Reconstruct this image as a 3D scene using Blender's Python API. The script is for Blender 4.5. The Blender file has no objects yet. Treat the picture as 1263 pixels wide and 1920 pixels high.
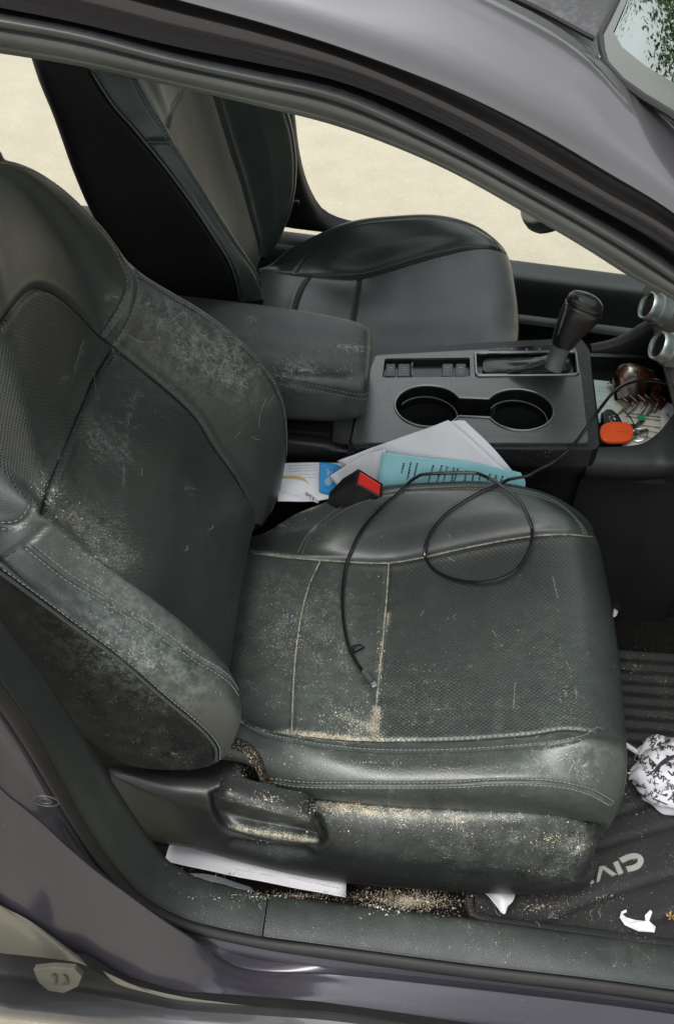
import bpy, bmesh, math, random
import numpy as np
from mathutils import Vector
from mathutils.bvhtree import BVHTree
random.seed(7); rng = np.random.default_rng(7)
S = bpy.context.scene; COL = S.collection

# ------------------------------------------------------------------ camera
CP = np.array([.145, -1.171, 1.508]); YAW, PIT, ROL = [math.radians(a) for a in (-2.1, 44.1, 2.5)]; FPX = 1922.
cF = np.array([math.sin(YAW)*math.cos(PIT), math.cos(YAW)*math.cos(PIT), -math.sin(PIT)])
cR = np.cross(cF, [0, 0, 1]); cR /= np.linalg.norm(cR); cU = np.cross(cR, cF)
cR, cU = math.cos(ROL)*cR+math.sin(ROL)*cU, -math.sin(ROL)*cR+math.cos(ROL)*cU
cd = bpy.data.cameras.new('camera'); cam = bpy.data.objects.new('camera', cd); COL.objects.link(cam)
from mathutils import Matrix
cam.matrix_world = Matrix([[cR[i], cU[i], -cF[i], CP[i]] for i in range(3)]+[[0, 0, 0, 1]])
cd.sensor_fit = 'VERTICAL'; cd.sensor_height = 36; cd.lens = 36*FPX/1920; cd.clip_start = .02; cd.clip_end = 500
S.camera = cam
# ------------------------------------------------------------------ light
W = bpy.data.worlds.new('World'); S.world = W; W.use_nodes = True
nt = W.node_tree; bg = nt.nodes['Background']; sky = nt.nodes.new('ShaderNodeTexSky'); sky.sky_type = 'NISHITA'
SUN_E, SUN_A = math.radians(62), math.radians(215)     # azimuth of the light's source, from +Y clockwise
sky.sun_disc = False; sky.sun_elevation = SUN_E; sky.sun_rotation = SUN_A
sky.air_density = .6; sky.dust_density = 6; sky.ozone_density = .6; sky.altitude = 0
hs = nt.nodes.new('ShaderNodeHueSaturation'); hs.inputs['Saturation'].default_value = .22; hs.inputs['Value'].default_value = 1.0     # thin overcast
mw = nt.nodes.new('ShaderNodeMix'); mw.data_type = 'RGBA'; mw.inputs[0].default_value = .6; mw.inputs[7].default_value = (6.6, 6.9, 7.1, 1)
nt.links.new(sky.outputs[0], hs.inputs['Color']); nt.links.new(hs.outputs[0], mw.inputs[6]); 
tc = nt.nodes.new('ShaderNodeTexCoord'); sx = nt.nodes.new('ShaderNodeSeparateXYZ'); mr = nt.nodes.new('ShaderNodeMapRange'); mr.inputs['To Min'].default_value = .42; mr.inputs['To Max'].default_value = 1.35
ml = nt.nodes.new('ShaderNodeVectorMath'); ml.operation = 'SCALE'     # an overcast sky is about three times brighter overhead than at the horizon
nt.links.new(tc.outputs['Generated'], sx.inputs[0]); nt.links.new(sx.outputs['Z'], mr.inputs[0]); nt.links.new(mw.outputs[2], ml.inputs[0]); nt.links.new(mr.outputs[0], ml.inputs['Scale']); cn = nt.nodes.new('ShaderNodeTexNoise'); cn.inputs['Scale'].default_value = 2.6; cn.inputs['Detail'].default_value = 5; cm = nt.nodes.new('ShaderNodeMapRange'); cm.inputs['From Min'].default_value = .35; cm.inputs['From Max'].default_value = .65; cm.inputs['To Min'].default_value = .72; cm.inputs['To Max'].default_value = 1.22
m2 = nt.nodes.new('ShaderNodeVectorMath'); m2.operation = 'SCALE'; nt.links.new(tc.outputs['Generated'], cn.inputs[0]); nt.links.new(cn.outputs[0], cm.inputs[0]); nt.links.new(ml.outputs[0], m2.inputs[0]); nt.links.new(cm.outputs[0], m2.inputs['Scale']); nt.links.new(m2.outputs[0], bg.inputs[0]); bg.inputs[1].default_value = .15
ld = bpy.data.lights.new('sun', 'SUN'); ld.energy = 1.3; ld.angle = math.radians(22); ld.color = (1, .96, .9)
sun = bpy.data.objects.new('sun', ld); COL.objects.link(sun)
sd = Vector((math.sin(SUN_A)*math.cos(SUN_E), math.cos(SUN_A)*math.cos(SUN_E), math.sin(SUN_E)))
sun.rotation_euler = sd.to_track_quat('Z', 'Y').to_euler(); sun.location = sd*20
S.view_settings.view_transform = 'Standard'; S.view_settings.look = 'None'; S.view_settings.exposure = .74
S.cycles.max_bounces = 8; S.cycles.use_denoising = True

# ------------------------------------------------------------------ geometry of points
def ray(px, py): return cF+cR*(px-631.5)/FPX-cU*(py-960)/FPX
def PT(px, py, ax, v):
    d = ray(px, py); i = 'xyz'.index(ax); return CP+d*(v-CP[i])/d[i]
def Yc(l, y=None): return np.array([PT(a[0], a[1], 'y', a[2] if y is None else y) for a in l])
def Zc(l, z=None): return np.array([PT(a[0], a[1], 'z', a[2] if z is None else z) for a in l])
def interp(P, n, closed=False):
    """smooth curve through the rows of P, n samples evenly spread over the control index"""
    P = np.asarray(P, float); k = len(P)
    if closed: P = np.vstack([P[-1:], P, P[:2]])
    if len(P) == 2: t = np.linspace(0, 1, n)[:, None]; return P[0]*(1-t)+P[1]*t
    c = np.maximum(np.sqrt(np.linalg.norm(np.diff(P, axis=0), axis=1)), 1e-5)
    D = np.diff(P, axis=0)/c[:, None]
    T = np.empty_like(P); T[1:-1] = (D[:-1]*c[1:, None]+D[1:]*c[:-1, None])/(c[:-1]+c[1:])[:, None]; T[0] = D[0]; T[-1] = D[-1]
    s = np.linspace(1, k+1, n, endpoint=False) if closed else np.linspace(0, k-1, n)
    i = np.minimum(s.astype(int), len(P)-2); t = (s-i)[:, None]; h = c[i][:, None]
    return (2*t**3-3*t**2+1)*P[i]+(t**3-2*t**2+t)*h*T[i]+(-2*t**3+3*t**2)*P[i+1]+(t**3-t**2)*h*T[i+1]
def arc(P, n, dense=600):
    """the same, evenly spread by length"""
    Q = interp(P, dense); L = np.r_[0, np.cumsum(np.linalg.norm(np.diff(Q, axis=0), axis=1))]
    s = np.linspace(0, L[-1], n); return np.stack([np.interp(s, L, Q[:, k]) for k in range(3)], 1)
def length(Q): return np.linalg.norm(np.diff(Q, axis=0), axis=1).sum()
def loft(curves, nu, nv, closed=False, by='index'):
    f = interp if by == 'index' else arc
    R = np.array([f(c, nu) for c in curves]); k = len(curves)
    n = nv*k if closed else nv*(k-1)+1
    return np.stack([interp(R[:, j], n, closed) for j in range(nu)], 1)     # [across][along]
def loft_fine(curves, nu, step, closed=False):
    R = np.array([interp(c, nu) for c in curves]); k = len(curves); par = []
    for i in range(k if closed else k-1):
        d = np.linalg.norm(R[(i+1) % k]-R[i], axis=1).max(); n = max(2, int(math.ceil(d/step))); par += [i+j/n for j in range(n)]
    if not closed: par.append(k-1)
    par = np.array(par); D = 64; idx = np.clip(par*D, 0, None)
    out = []
    for j in range(nu):
        Q = interp(R[:, j], D*k if closed else D*(k-1)+1, closed)
        if closed: Q = np.vstack([Q, Q[:1]])
        i0 = np.minimum(idx.astype(int), len(Q)-2); t = (idx-i0)[:, None]; out.append(Q[i0]*(1-t)+Q[i0+1]*t)
    return np.stack(out, 1), par
def proj(V):
    X = np.asarray(V)-CP; w = X@cF; return 631.5+FPX*(X@cR)/w, 960-FPX*(X@cU)/w
def inside(px, py, poly):
    r = np.zeros(len(px), bool); n = len(poly)
    for i in range(n):
        x0, y0 = poly[i]; x1, y1 = poly[(i+1) % n]
        if y0 == y1: continue
        c = ((py > y0) != (py > y1)) & (px < (x1-x0)*(py-y0)/(y1-y0)+x0); r ^= c
    return r
def normals(G, closed=False):
    if closed: du = np.roll(G, -1, 0)-np.roll(G, 1, 0)
    else: du = np.gradient(G, axis=0)
    dv = np.gradient(G, axis=1); N = np.cross(du, dv); L = np.linalg.norm(N, axis=2, keepdims=True); return N/np.maximum(L, 1e-12)

# ------------------------------------------------------------------ objects
def tag(o, label=None, cat=None, group=None, kind=None):
    if label: o['label'] = label
    if cat: o['category'] = cat
    if group: o['group'] = group
    if kind: o['kind'] = kind
    return o
def empty(name, loc=(0, 0, 0)):
    o = bpy.data.objects.new(name, None); COL.objects.link(o); o.location = loc; o.empty_display_size = .05; return o
def put(name, me, parent=None):
    o = bpy.data.objects.new(name, me); COL.objects.link(o)
    if parent is not None:
        o.parent = parent; l = Vector((0, 0, 0)); p = parent
        while p is not None: l += Vector(p.location); p = p.parent
        o.location = -l
    return o
def mesh(name, V, F, mats, parent=None, mi=None, smooth=True, uv=None, attrs=None):
    me = bpy.data.meshes.new(name); me.from_pydata([tuple(map(float, v)) for v in V], [], [tuple(map(int, f)) for f in F]); me.update()
    for m in (mats if isinstance(mats, (list, tuple)) else [mats]): me.materials.append(m)
    if mi is not None: me.polygons.foreach_set('material_index', np.asarray(mi, dtype=np.int32))
    me.polygons.foreach_set('use_smooth', [smooth]*len(me.polygons))
    if uv is not None:
        ul = me.uv_layers.new(name='UVMap'); li = np.empty(len(me.loops), dtype=np.int32); me.loops.foreach_get('vertex_index', li)
        ul.data.foreach_set('uv', np.asarray(uv, dtype=np.float32)[li].ravel())
    for k, a in (attrs or {}).items():
        at = me.attributes.new(k, 'FLOAT', 'POINT'); at.data.foreach_set('value', np.asarray(a, dtype=np.float32))
    me.update(); return put(name, me, parent)
class Acc:
    """several shapes in one mesh (one part)"""
    def __init__(s): s.V = []; s.F = []; s.M = []
    def add(s, V, F, m=0):
        b = len(s.V); s.V += [tuple(v) for v in V]; s.F += [tuple(b+i for i in f) for f in F]; s.M += [m]*len(F); return s
    def grid(s, G, m=0, closed=False, cap=False):
        a, b = G.shape[:2]; F = grid_faces(a, b, closed); s.add(G.reshape(-1, 3), F, m)
        return s
    def tube(s, P, r, n=8, m=0, cap=True, sq=(1, 1)):
        P = np.asarray(P, float); k = len(P); T = np.gradient(P, axis=0); T /= np.maximum(np.linalg.norm(T, axis=1, keepdims=True), 1e-9)
        r = np.broadcast_to(r, (k,)); up = np.array([0, 0, 1.]) if abs(T[0][2]) < .9 else np.array([1., 0, 0]); u = np.cross(T[0], up); u /= np.linalg.norm(u)
        V = []
        for i in range(k):
            u = u-T[i]*(u@T[i]); u /= np.linalg.norm(u); w = np.cross(T[i], u)
            for j in range(n):
                a = 2*math.pi*j/n; V.append(P[i]+r[i]*(sq[0]*math.cos(a)*u+sq[1]*math.sin(a)*w))
        F = [(i*n+j, i*n+(j+1) % n, (i+1)*n+(j+1) % n, (i+1)*n+j) for i in range(k-1) for j in range(n)]
        if cap: F += [tuple(range(n))[::-1], tuple((k-1)*n+j for j in range(n))]
        return s.add(V, F, m)
    def box(s, c, ax, m=0):
        """c centre, ax three half-axis vectors"""
        c = np.array(c, float); X, Y, Z = [np.array(a, float) for a in ax]
        V = [c+i*X+j*Y+k*Z for k in (-1, 1) for j in (-1, 1) for i in (-1, 1)]
        return s.add(V, [(0, 2, 3, 1), (4, 5, 7, 6), (0, 1, 5, 4), (2, 6, 7, 3), (0, 4, 6, 2), (1, 3, 7, 5)], m)
    def prism(s, top, down, m=0):
        top = np.asarray(top, float); n = len(top); bot = top+np.asarray(down, float)
        return s.add(np.vstack([top, bot]), [tuple(range(n)), tuple(range(2*n-1, n-1, -1))]+[(i, n+i, n+(i+1) % n, (i+1) % n) for i in range(n)], m)
    def build(s, name, mats, parent=None, smooth=False, bevel=0, seg=2, weld=False, sub=0):
        o = mesh(name, s.V, s.F, mats, parent, s.M, smooth)
        bm = bmesh.new(); bm.from_mesh(o.data); bmesh.ops.recalc_face_normals(bm, faces=bm.faces); bm.to_mesh(o.data); bm.free()
        if bevel:
            b = o.modifiers.new('bevel', 'BEVEL'); b.width = bevel; b.segments = seg; b.limit_method = 'ANGLE'; b.angle_limit = math.radians(35); b.harden_normals = False
            o.data.polygons.foreach_set('use_smooth', [True]*len(o.data.polygons))
            try: o.data.set_sharp_from_angle(angle=math.radians(50))
            except Exception: pass
        if sub:
            b = o.modifiers.new('sub', 'SUBSURF'); b.levels = b.render_levels = sub
        if smooth and not bevel:
            o.data.polygons.foreach_set('use_smooth', [True]*len(o.data.polygons))
            try: o.data.set_sharp_from_angle(angle=math.radians(40))
            except Exception: pass
        return o
def grid_faces(a, b, closed=False):
    return [(i*b+j, ((i+1) % a)*b+j, ((i+1) % a)*b+j+1, i*b+j+1) for i in range(a if closed else a-1) for j in range(b-1)]
def metric_uv(G):
    a, b = G.shape[:2]
    u = np.cumsum(np.r_[0, np.linalg.norm(np.diff(G[a//2], axis=0), axis=1)]); v = np.cumsum(np.r_[0, np.linalg.norm(np.diff(G[:, b//2], axis=0), axis=1)])
    return np.stack(np.broadcast_arrays(u[None, :], v[:, None]), 2).reshape(-1, 2)
def bvh_of(V, F): return BVHTree.FromPolygons([tuple(v) for v in V], [tuple(f) for f in F])
def bvh_obj(*obs):
    V, F = [], []
    for o in obs:
        b = len(V); V += [tuple(v.co) for v in o.data.vertices]; F += [tuple(b+i for i in p.vertices) for p in o.data.polygons]
    return BVHTree.FromPolygons(V, F)
def hit(b, px, py):
    d = ray(px, py); r = b.ray_cast(Vector(CP), Vector(d/np.linalg.norm(d)))
    if r[0] is None: return None
    n = np.array(r[1]); 
    if n@d > 0: n = -n
    return np.array(r[0]), n
def on(b, pts, lift=0, n=None):
    """image points dropped on a real surface; the curve is smoothed in the image first"""
    P = np.array([(p[0], p[1], 0) for p in pts], float)
    Q = arc(P, n) if n else P; out = []; nor = []
    for q in Q:
        h = hit(b, q[0], q[1])
        if h is None: continue
        out.append(h[0]+h[1]*lift); nor.append(h[1])
    return np.array(out), np.array(nor)
def seg_dist(V, P, block=4000):
    """distance of each vertex to a polyline"""
    P = np.asarray(P); lo = P.min(0)-.03; hi = P.max(0)+.03; D = np.full(len(V), 9.); ids = np.where(((V > lo) & (V < hi)).all(1))[0]
    A = P[:-1]; B = P[1:]-A; L = np.maximum((B**2).sum(1), 1e-12)
    for s in range(0, len(ids), block):
        v = V[ids[s:s+block]][:, None]-A[None]; t = np.clip((v*B[None]).sum(2)/L, 0, 1); D[ids[s:s+block]] = np.sqrt((((v-t[..., None]*B[None]))**2).sum(2).min(1))
    return D
def stitch(acc, P, N, m=1, pitch=.0050, ln=.0033, r=.00033):
    Q = arc(P, max(3, int(length(P)/pitch)))
    for i in range(len(Q)-1):
        d = Q[i+1]-Q[i]; L = np.linalg.norm(d)
        if L > .02 or L < 1e-6: continue
        d /= L; k = np.argmin(((P-Q[i])**2).sum(1)); n = N[k]; c = (Q[i]+Q[i+1])/2+n*.0002; w = np.cross(d, n); acc.box(c, (d*ln/2, w*r, n*r), m)

FONT = {}
def glyphs(txt):
    if txt not in FONT:
        c = bpy.data.curves.new('txt', 'FONT'); c.body = txt; c.size = 1; c.resolution_u = 2; o = bpy.data.objects.new('txt', c); COL.objects.link(o)
        bpy.context.view_layer.update(); me = bpy.data.meshes.new_from_object(o.evaluated_get(bpy.context.evaluated_depsgraph_get())); FONT[txt] = ([tuple(v.co) for v in me.vertices], [tuple(p.vertices) for p in me.polygons])
        bpy.data.objects.remove(o); bpy.data.curves.remove(c); bpy.data.meshes.remove(me)
    return FONT[txt]
def write(acc, txt, b, o, u, v, lift=.0006, m=0):
    V, F = glyphs(txt); out = []; last = None
    for p in V:
        h = hit(b, o[0]+u[0]*p[0]+v[0]*p[1], o[1]+u[1]*p[0]+v[1]*p[1]); q = h[0]+h[1]*lift if h is not None else last; last = q; out.append(q)
    if any(q is None for q in out): return
    acc.add(out, F, m)
def bars(acc, b, lines, w=1.0, lift=.0005, m=0):
    """rows of print too small to read"""
    for (x0, y0, x1, y1) in lines:
        L = math.hypot(x1-x0, y1-y0); t = 0; ux, uy = (x1-x0)/L, (y1-y0)/L; vx, vy = -uy*w/2, ux*w/2
        while t < L:
            e = min(L, t+random.uniform(1.5, 5)); q = []
            for (s, k) in ((t, 1), (e, 1), (e, -1), (t, -1)):
                h = hit(b, x0+ux*s+vx*k, y0+uy*s+vy*k)
                if h is None: break
                q.append(h[0]+h[1]*lift)
            if len(q) == 4: acc.add(q, [(0, 1, 2, 3)], m)
            t = e+random.uniform(.7, 1.6)

# ------------------------------------------------------------------ materials
def rgb(*c): return (*c, 1)
class NB:
    def __init__(s, name):
        s.m = bpy.data.materials.new(name); s.m.use_nodes = True; s.t = s.m.node_tree; s.b = s.t.nodes['Principled BSDF']
    def n(s, k, **kw):
        x = s.t.nodes.new(k)
        for a, v in kw.items(): setattr(x, a, v)
        return x
    def l(s, a, b): s.t.links.new(a, b)
    def coord(s, which='Object'):
        if not hasattr(s, '_c'): s._c = s.n('ShaderNodeTexCoord')
        return s._c.outputs[which]
    def noise(s, scale, detail=3, rough=.5, vec=None):
        x = s.n('ShaderNodeTexNoise'); x.inputs['Scale'].default_value = scale; x.inputs['Detail'].default_value = detail; x.inputs['Roughness'].default_value = rough
        s.l(vec or s.coord(), x.inputs['Vector']); return x.outputs['Fac']
    def vor(s, scale, feat='F1', vec=None, rand=1, out='Distance'):
        x = s.n('ShaderNodeTexVoronoi', feature=feat); x.inputs['Scale'].default_value = scale; x.inputs['Randomness'].default_value = rand
        s.l(vec or s.coord(), x.inputs['Vector']); return x.outputs[out]
    def math(s, op, a, b=None, c=None, clamp=False):
        x = s.n('ShaderNodeMath', operation=op, use_clamp=clamp)
        for i, v in enumerate((a, b, c)):
            if v is None: continue
            if isinstance(v, (int, float)): x.inputs[i].default_value = v
            else: s.l(v, x.inputs[i])
        return x.outputs[0]
    def ramp(s, f, stops):
        x = s.n('ShaderNodeValToRGB'); e = x.color_ramp.elements
        while len(e) < len(stops): e.new(.5)
        for i, (p, c) in enumerate(stops): e[i].position = p; e[i].color = rgb(*c)
        s.l(f, x.inputs[0]); return x.outputs[0]
    def mix(s, f, a, b):
        x = s.n('ShaderNodeMix', data_type='RGBA')
        for i, v in ((0, f), (6, a), (7, b)):
            if isinstance(v, (int, float)): x.inputs[i].default_value = v
            elif isinstance(v, tuple): x.inputs[i].default_value = rgb(*v[:3])
            else: s.l(v, x.inputs[i])
        return x.outputs[2]
    def bump(s, h, strength=.3, dist=.001, prev=None):
        x = s.n('ShaderNodeBump'); x.inputs['Strength'].default_value = strength; x.inputs['Distance'].default_value = dist
        s.l(h, x.inputs['Height'])
        if prev is not None: s.l(prev, x.inputs['Normal'])
        s.l(x.outputs[0], s.b.inputs['Normal']); return x.outputs[0]
    def set(s, **kw):
        for k, v in kw.items():
            k = k.replace('_', ' '); i = s.b.inputs[k]
            if isinstance(v, (int, float)): i.default_value = v
            elif isinstance(v, tuple): i.default_value = rgb(*v[:3])
            else: s.l(v, i)
        return s
DUST = (.40, .36, .27)
def simple(name, col, rough=.5, metal=0, var=.15, vs=30, bump=None, spec=.5, coat=0, dust=0, **kw):
    b = NB(name); n = b.noise(vs, 4); c2 = tuple(min(1, x*(1+var)) for x in col); c1 = tuple(x*(1-var) for x in col)
    c = b.ramp(n, [(.3, c1), (.7, c2)])
    if dust:
        g = b.noise(520, 2, .6); g2 = b.noise(14, 3); f = b.math('MULTIPLY', b.math('SUBTRACT', b.math('ADD', g, b.math('MULTIPLY', g2, .35)), .93-dust*.3), 7, clamp=True)
        c = b.mix(f, c, DUST)
    b.set(Base_Color=c, Roughness=b.math('ADD', b.math('MULTIPLY', n, .12), rough-.06), Metallic=metal, **{'Specular_IOR_Level': spec, 'Coat_Weight': coat}, **kw)
    if bump: b.bump(b.noise(bump[0], 3), bump[1], bump[2] if len(bump) > 2 else .001)
    return b.m
def leather(name, col=(.031, .0365, .0335), perf=False, rough=.39, dusty=True, grain=.32, plastic=False, spec=.7):
    b = NB(name); n1 = b.noise(9, 4)
    base = b.ramp(n1, [(.3, tuple(x*.85 for x in col)), (.7, tuple(x*1.2 for x in col))])
    vg = b.vor(620 if not plastic else 820, 'SMOOTH_F1'); h = b.math('MULTIPLY', vg, 1.0)
    prev = b.bump(b.noise(14, 3), .10 if not plastic else .05, .006)
    prev = b.bump(h, grain, .0006, prev)
    hole = None
    if perf:
        uv = b.coord('UV'); mp = b.n('ShaderNodeMapping'); b.l(uv, mp.inputs[0]); mp.inputs['Rotation'].default_value = (0, 0, math.radians(45)); mp.inputs['Scale'].default_value = (1, 1, 1)
        v = b.vor(1/.0042, 'F1', mp.outputs[0], rand=.0); hole = b.math('MULTIPLY', b.math('SUBTRACT', .34, v), 8, clamp=True)
        base = b.mix(hole, base, (.004, .004, .004))
        b.bump(b.math('SUBTRACT', 1, hole), .7, .0009, prev)
    r = b.math('ADD', b.math('MULTIPLY', b.noise(26, 4), .22), rough-.11)
    if dusty:
        fa = b.n('ShaderNodeAttribute', attribute_name='film').outputs['Fac']
        ng = b.noise(85, 10, .8); wv = b.math('SUBTRACT', 1, b.math('MULTIPLY', b.math('ABSOLUTE', b.math('SUBTRACT', b.noise(60, 3, .5), .5)), 60), clamp=True); wm = b.math('MULTIPLY', b.math('SUBTRACT', b.noise(19, 2), .47), 9, clamp=True)
        fl = b.math('MULTIPLY', fa, b.math('ADD', b.math('MULTIPLY', b.math('SUBTRACT', ng, .45), 2.0, clamp=True), b.math('MULTIPLY', b.math('MULTIPLY', wv, wm), .40)), clamp=True); fl = b.math('MULTIPLY', fl, .60)
        base = b.mix(fl, base, (.29, .335, .30))
        at = b.n('ShaderNodeAttribute', attribute_name='dust').outputs['Fac']
        # smear: thin film
        sm = b.math('MULTIPLY', b.math('MULTIPLY', at, b.math('MULTIPLY', b.math('SUBTRACT', b.noise(48, 6, .7), .34), 2.2, clamp=True)), .13, clamp=True)
        # grains
        g = b.noise(760, 2, .5); cl = b.noise(70, 4, .6)
        s = b.math('ADD', b.math('ADD', g, b.math('MULTIPLY', cl, .55)), b.math('MULTIPLY', b.math('MINIMUM', at, 2.4), .125))
        f = b.math('MULTIPLY', b.math('SUBTRACT', s, 1.03), 9, clamp=True)
        f = b.math('MULTIPLY', f, b.math('MULTIPLY', at, 6, clamp=True))
        if perf: f = b.math('MULTIPLY', f, b.math('SUBTRACT', 1, b.math('MULTIPLY', hole, .6)))
        base = b.mix(sm, base, (.34, .42, .36)); base = b.mix(f, base, b.mix(b.math('MULTIPLY', b.math('SUBTRACT', at, 1.7), 1.6, clamp=True), b.ramp(b.noise(330, 2), [(.3, (.27, .265, .225)), (.7, (.43, .43, .375))]), b.ramp(b.noise(330, 2), [(.3, (.36, .31, .21)), (.7, (.50, .45, .34))])))
        r = b.math('ADD', r, b.math('MULTIPLY', b.math('MAXIMUM', b.math('MAXIMUM', f, fl), sm), .4), clamp=True)
    b.set(Base_Color=base, Roughness=r, **{'Specular_IOR_Level': spec})
    return b.m
M = {}
M['leather'] = leather('leather'); M['perf'] = leather('perforated leather', col=(.0245, .0300, .0275), perf=True, rough=.44)
M['leather_clean'] = leather('clean leather', col=(.028, .038, .033), dusty=False, rough=.32); M['perf_clean_lit'] = leather('clean lit perforated leather', col=(.060, .067, .067), perf=True, rough=.34, dusty=False)  # far insert lighter than perf: its sky sheen is put into the colour
M['side'] = leather('side vinyl', col=(.005, .005, .006), rough=.55, spec=.25)
M['side_clean'] = leather('clean side vinyl', col=(.004, .004, .005), rough=.55, dusty=False, spec=.25)
M['plastic_dusty'] = leather('textured plastic dusty', col=(.013, .0145, .014), rough=.44, grain=.4, plastic=True)
M['trim'] = leather('textured sill plastic', col=(.0165, .0200, .0185), rough=.45, grain=.4, plastic=True)
M['plastic'] = simple('black plastic', (.007, .007, .008), .42, bump=(420, .2), dust=.25)
M['plastic_far'] = simple('matt black plastic', (.005, .005, .006), .55)
M['thread'] = simple('pale thread', (.20, .215, .205), .8)
M['sand_line'] = simple('sand caught in seam', (.28, .255, .20), .9, var=.45, vs=250)
M['thread_dark'] = simple('dark thread', (.05, .055, .052), .8)
M['jamb'] = simple('shaded jamb paint', (.050, .047, .057), .26, .25, coat=.35, var=.08, vs=4, dust=.12, spec=.3)  # body paint darkened: the jambs' dark reflections are put into the colour
M['rubber'] = simple('seal rubber', (.10, .108, .108), .38, bump=(300, .15), var=.25, vs=12)
M['rubber_dark'] = simple('dark rubber', (.012, .011, .011), .55)
def paint():
    b = NB('car paint'); fl = b.noise(2500, 1); n = b.noise(3, 3)
    c = b.mix(b.math('MULTIPLY', fl, .5), (.098, .094, .102), (.172, .166, .178))
    sp = b.noise(340, 2, .6); sp2 = b.noise(20, 3); f = b.math('MULTIPLY', b.math('SUBTRACT', b.math('ADD', sp, b.math('MULTIPLY', sp2, .3)), .91), 10, clamp=True)
    c = b.mix(b.math('MULTIPLY', f, .5), c, (.32, .31, .29))
    b.set(Base_Color=c, Metallic=.55, Roughness=b.math('ADD', .34, b.math('MULTIPLY', n, .1)), **{'Coat_Weight': 1.0, 'Coat_Roughness': .03}); b.bump(b.noise(5, 2), .03, .01); return b.m
M['paint'] = paint()
M['carpet'] = simple('carpet', (.016, .015, .014), .95, bump=(900, 1, .003), var=.5, vs=300, spec=.1)
M['carpet_sand'] = simple('sandy carpet', (.030, .026, .021), .95, bump=(900, 1, .003), var=.5, vs=300, spec=.1, dust=.75)
M['floor'] = simple('dark floor carpet', (.012, .011, .0105), .95, bump=(900, 1, .003), var=.5, vs=300, spec=.1, dust=.22)
M['mat'] = simple('rubber floor mat', (.012, .012, .0125), .6, bump=(700, .4, .001), dust=.33)
M['chrome'] = simple('satin metal', (.55, .56, .55), .25, 1, var=.05)
M['console_metal'] = None
def brushed():
    b = NB('brushed dark console finish'); mp = b.n('ShaderNodeMapping'); b.l(b.coord(), mp.inputs[0]); mp.inputs['Scale'].default_value = (25, 1400, 25)
    n = b.noise(1, 2, .6, mp.outputs[0]); sp = b.noise(600, 2, .6); sp2 = b.noise(16, 4); f = b.math('MULTIPLY', b.math('SUBTRACT', b.math('ADD', sp, b.math('MULTIPLY', sp2, .4)), .87), 8, clamp=True)
    c = b.mix(f, b.ramp(n, [(.3, (.13, .134, .132)), (.7, (.185, .19, .186))]), (.42, .42, .38))
    b.set(Base_Color=c, Metallic=.75, Roughness=b.math('ADD', .29, b.math('MULTIPLY', f, .4))); b.bump(n, .05, .0003); return b.m
M['console'] = brushed(); M['console_rim'] = simple('dull metal rim', (.30, .31, .30), .35, .9)
M['paper'] = simple('white paper', (.68, .68, .72), .8, var=.03, vs=18, bump=(14, .35, .01))
M['paper_warm'] = simple('cream paper', (.50, .47, .41), .8, var=.04, bump=(14, .2, .01))
M['blue_paper'] = simple('light blue paper', (.27, .55, .60), .8, var=.04, bump=(12, .2, .01))
M['blue_card'] = simple('bright blue card', (.0, .22, .52), .5, var=.04)
M['ink'] = simple('ink', (.03, .03, .035), .8)
M['ink_pale'] = simple('pale ink', (.35, .36, .40), .8)
M['red'] = simple('red button plastic', (.62, .02, .015), .35, var=.05)
M['black_gloss'] = simple('glossy black plastic', (.008, .008, .009), .18)
M['orange'] = simple('orange plastic', (.72, .085, .02), .4, var=.06)
M['letter'] = simple('pale grey lettering', (.27, .265, .245), .6)
M['white_cloth'] = simple('white umbrella cloth', (.62, .62, .66), .75, var=.06, bump=(25, .5, .01))
M['wood_tan'] = simple('tan card', (.50, .36, .18), .8)
M['purple'] = simple('purple print', (.10, .04, .16), .7)

# ------------------------------------------------------------------ setting
def build_ground():
    V = []; n = 40; xs = np.linspace(-60, 60, n)
    V = [(x, y, 0) for y in xs for x in xs]; b = NB('sandy concrete')
    c = b.ramp(b.noise(9, 6, .65), [(.25, (.325, .298, .225)), (.75, (.385, .355, .27))]); sp = b.noise(160, 3, .6); c = b.mix(b.math('MULTIPLY', b.math('SUBTRACT', sp, .54), 2.5, clamp=True), c, (.25, .225, .17)); c = b.mix(b.math('MULTIPLY', b.math('SUBTRACT', b.noise(75, 3, .7), .60), 9, clamp=True), c, (.46, .43, .35)); c = b.mix(b.math('MULTIPLY', b.math('SUBTRACT', b.noise(1.3, 5, .7), .48), 1.2, clamp=True), c, (.27, .245, .185))
    b.set(Base_Color=c, Roughness=.9); b.bump(b.noise(90, 4), .35, .004)
    o = mesh('ground', V, grid_faces(n, n), b.m); tag(o, kind='structure')
build_ground()

car = tag(empty('car', (0, 0, 0)), 'dark grey sedan with doors open showing dusty black leather front seats', 'car')

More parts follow.
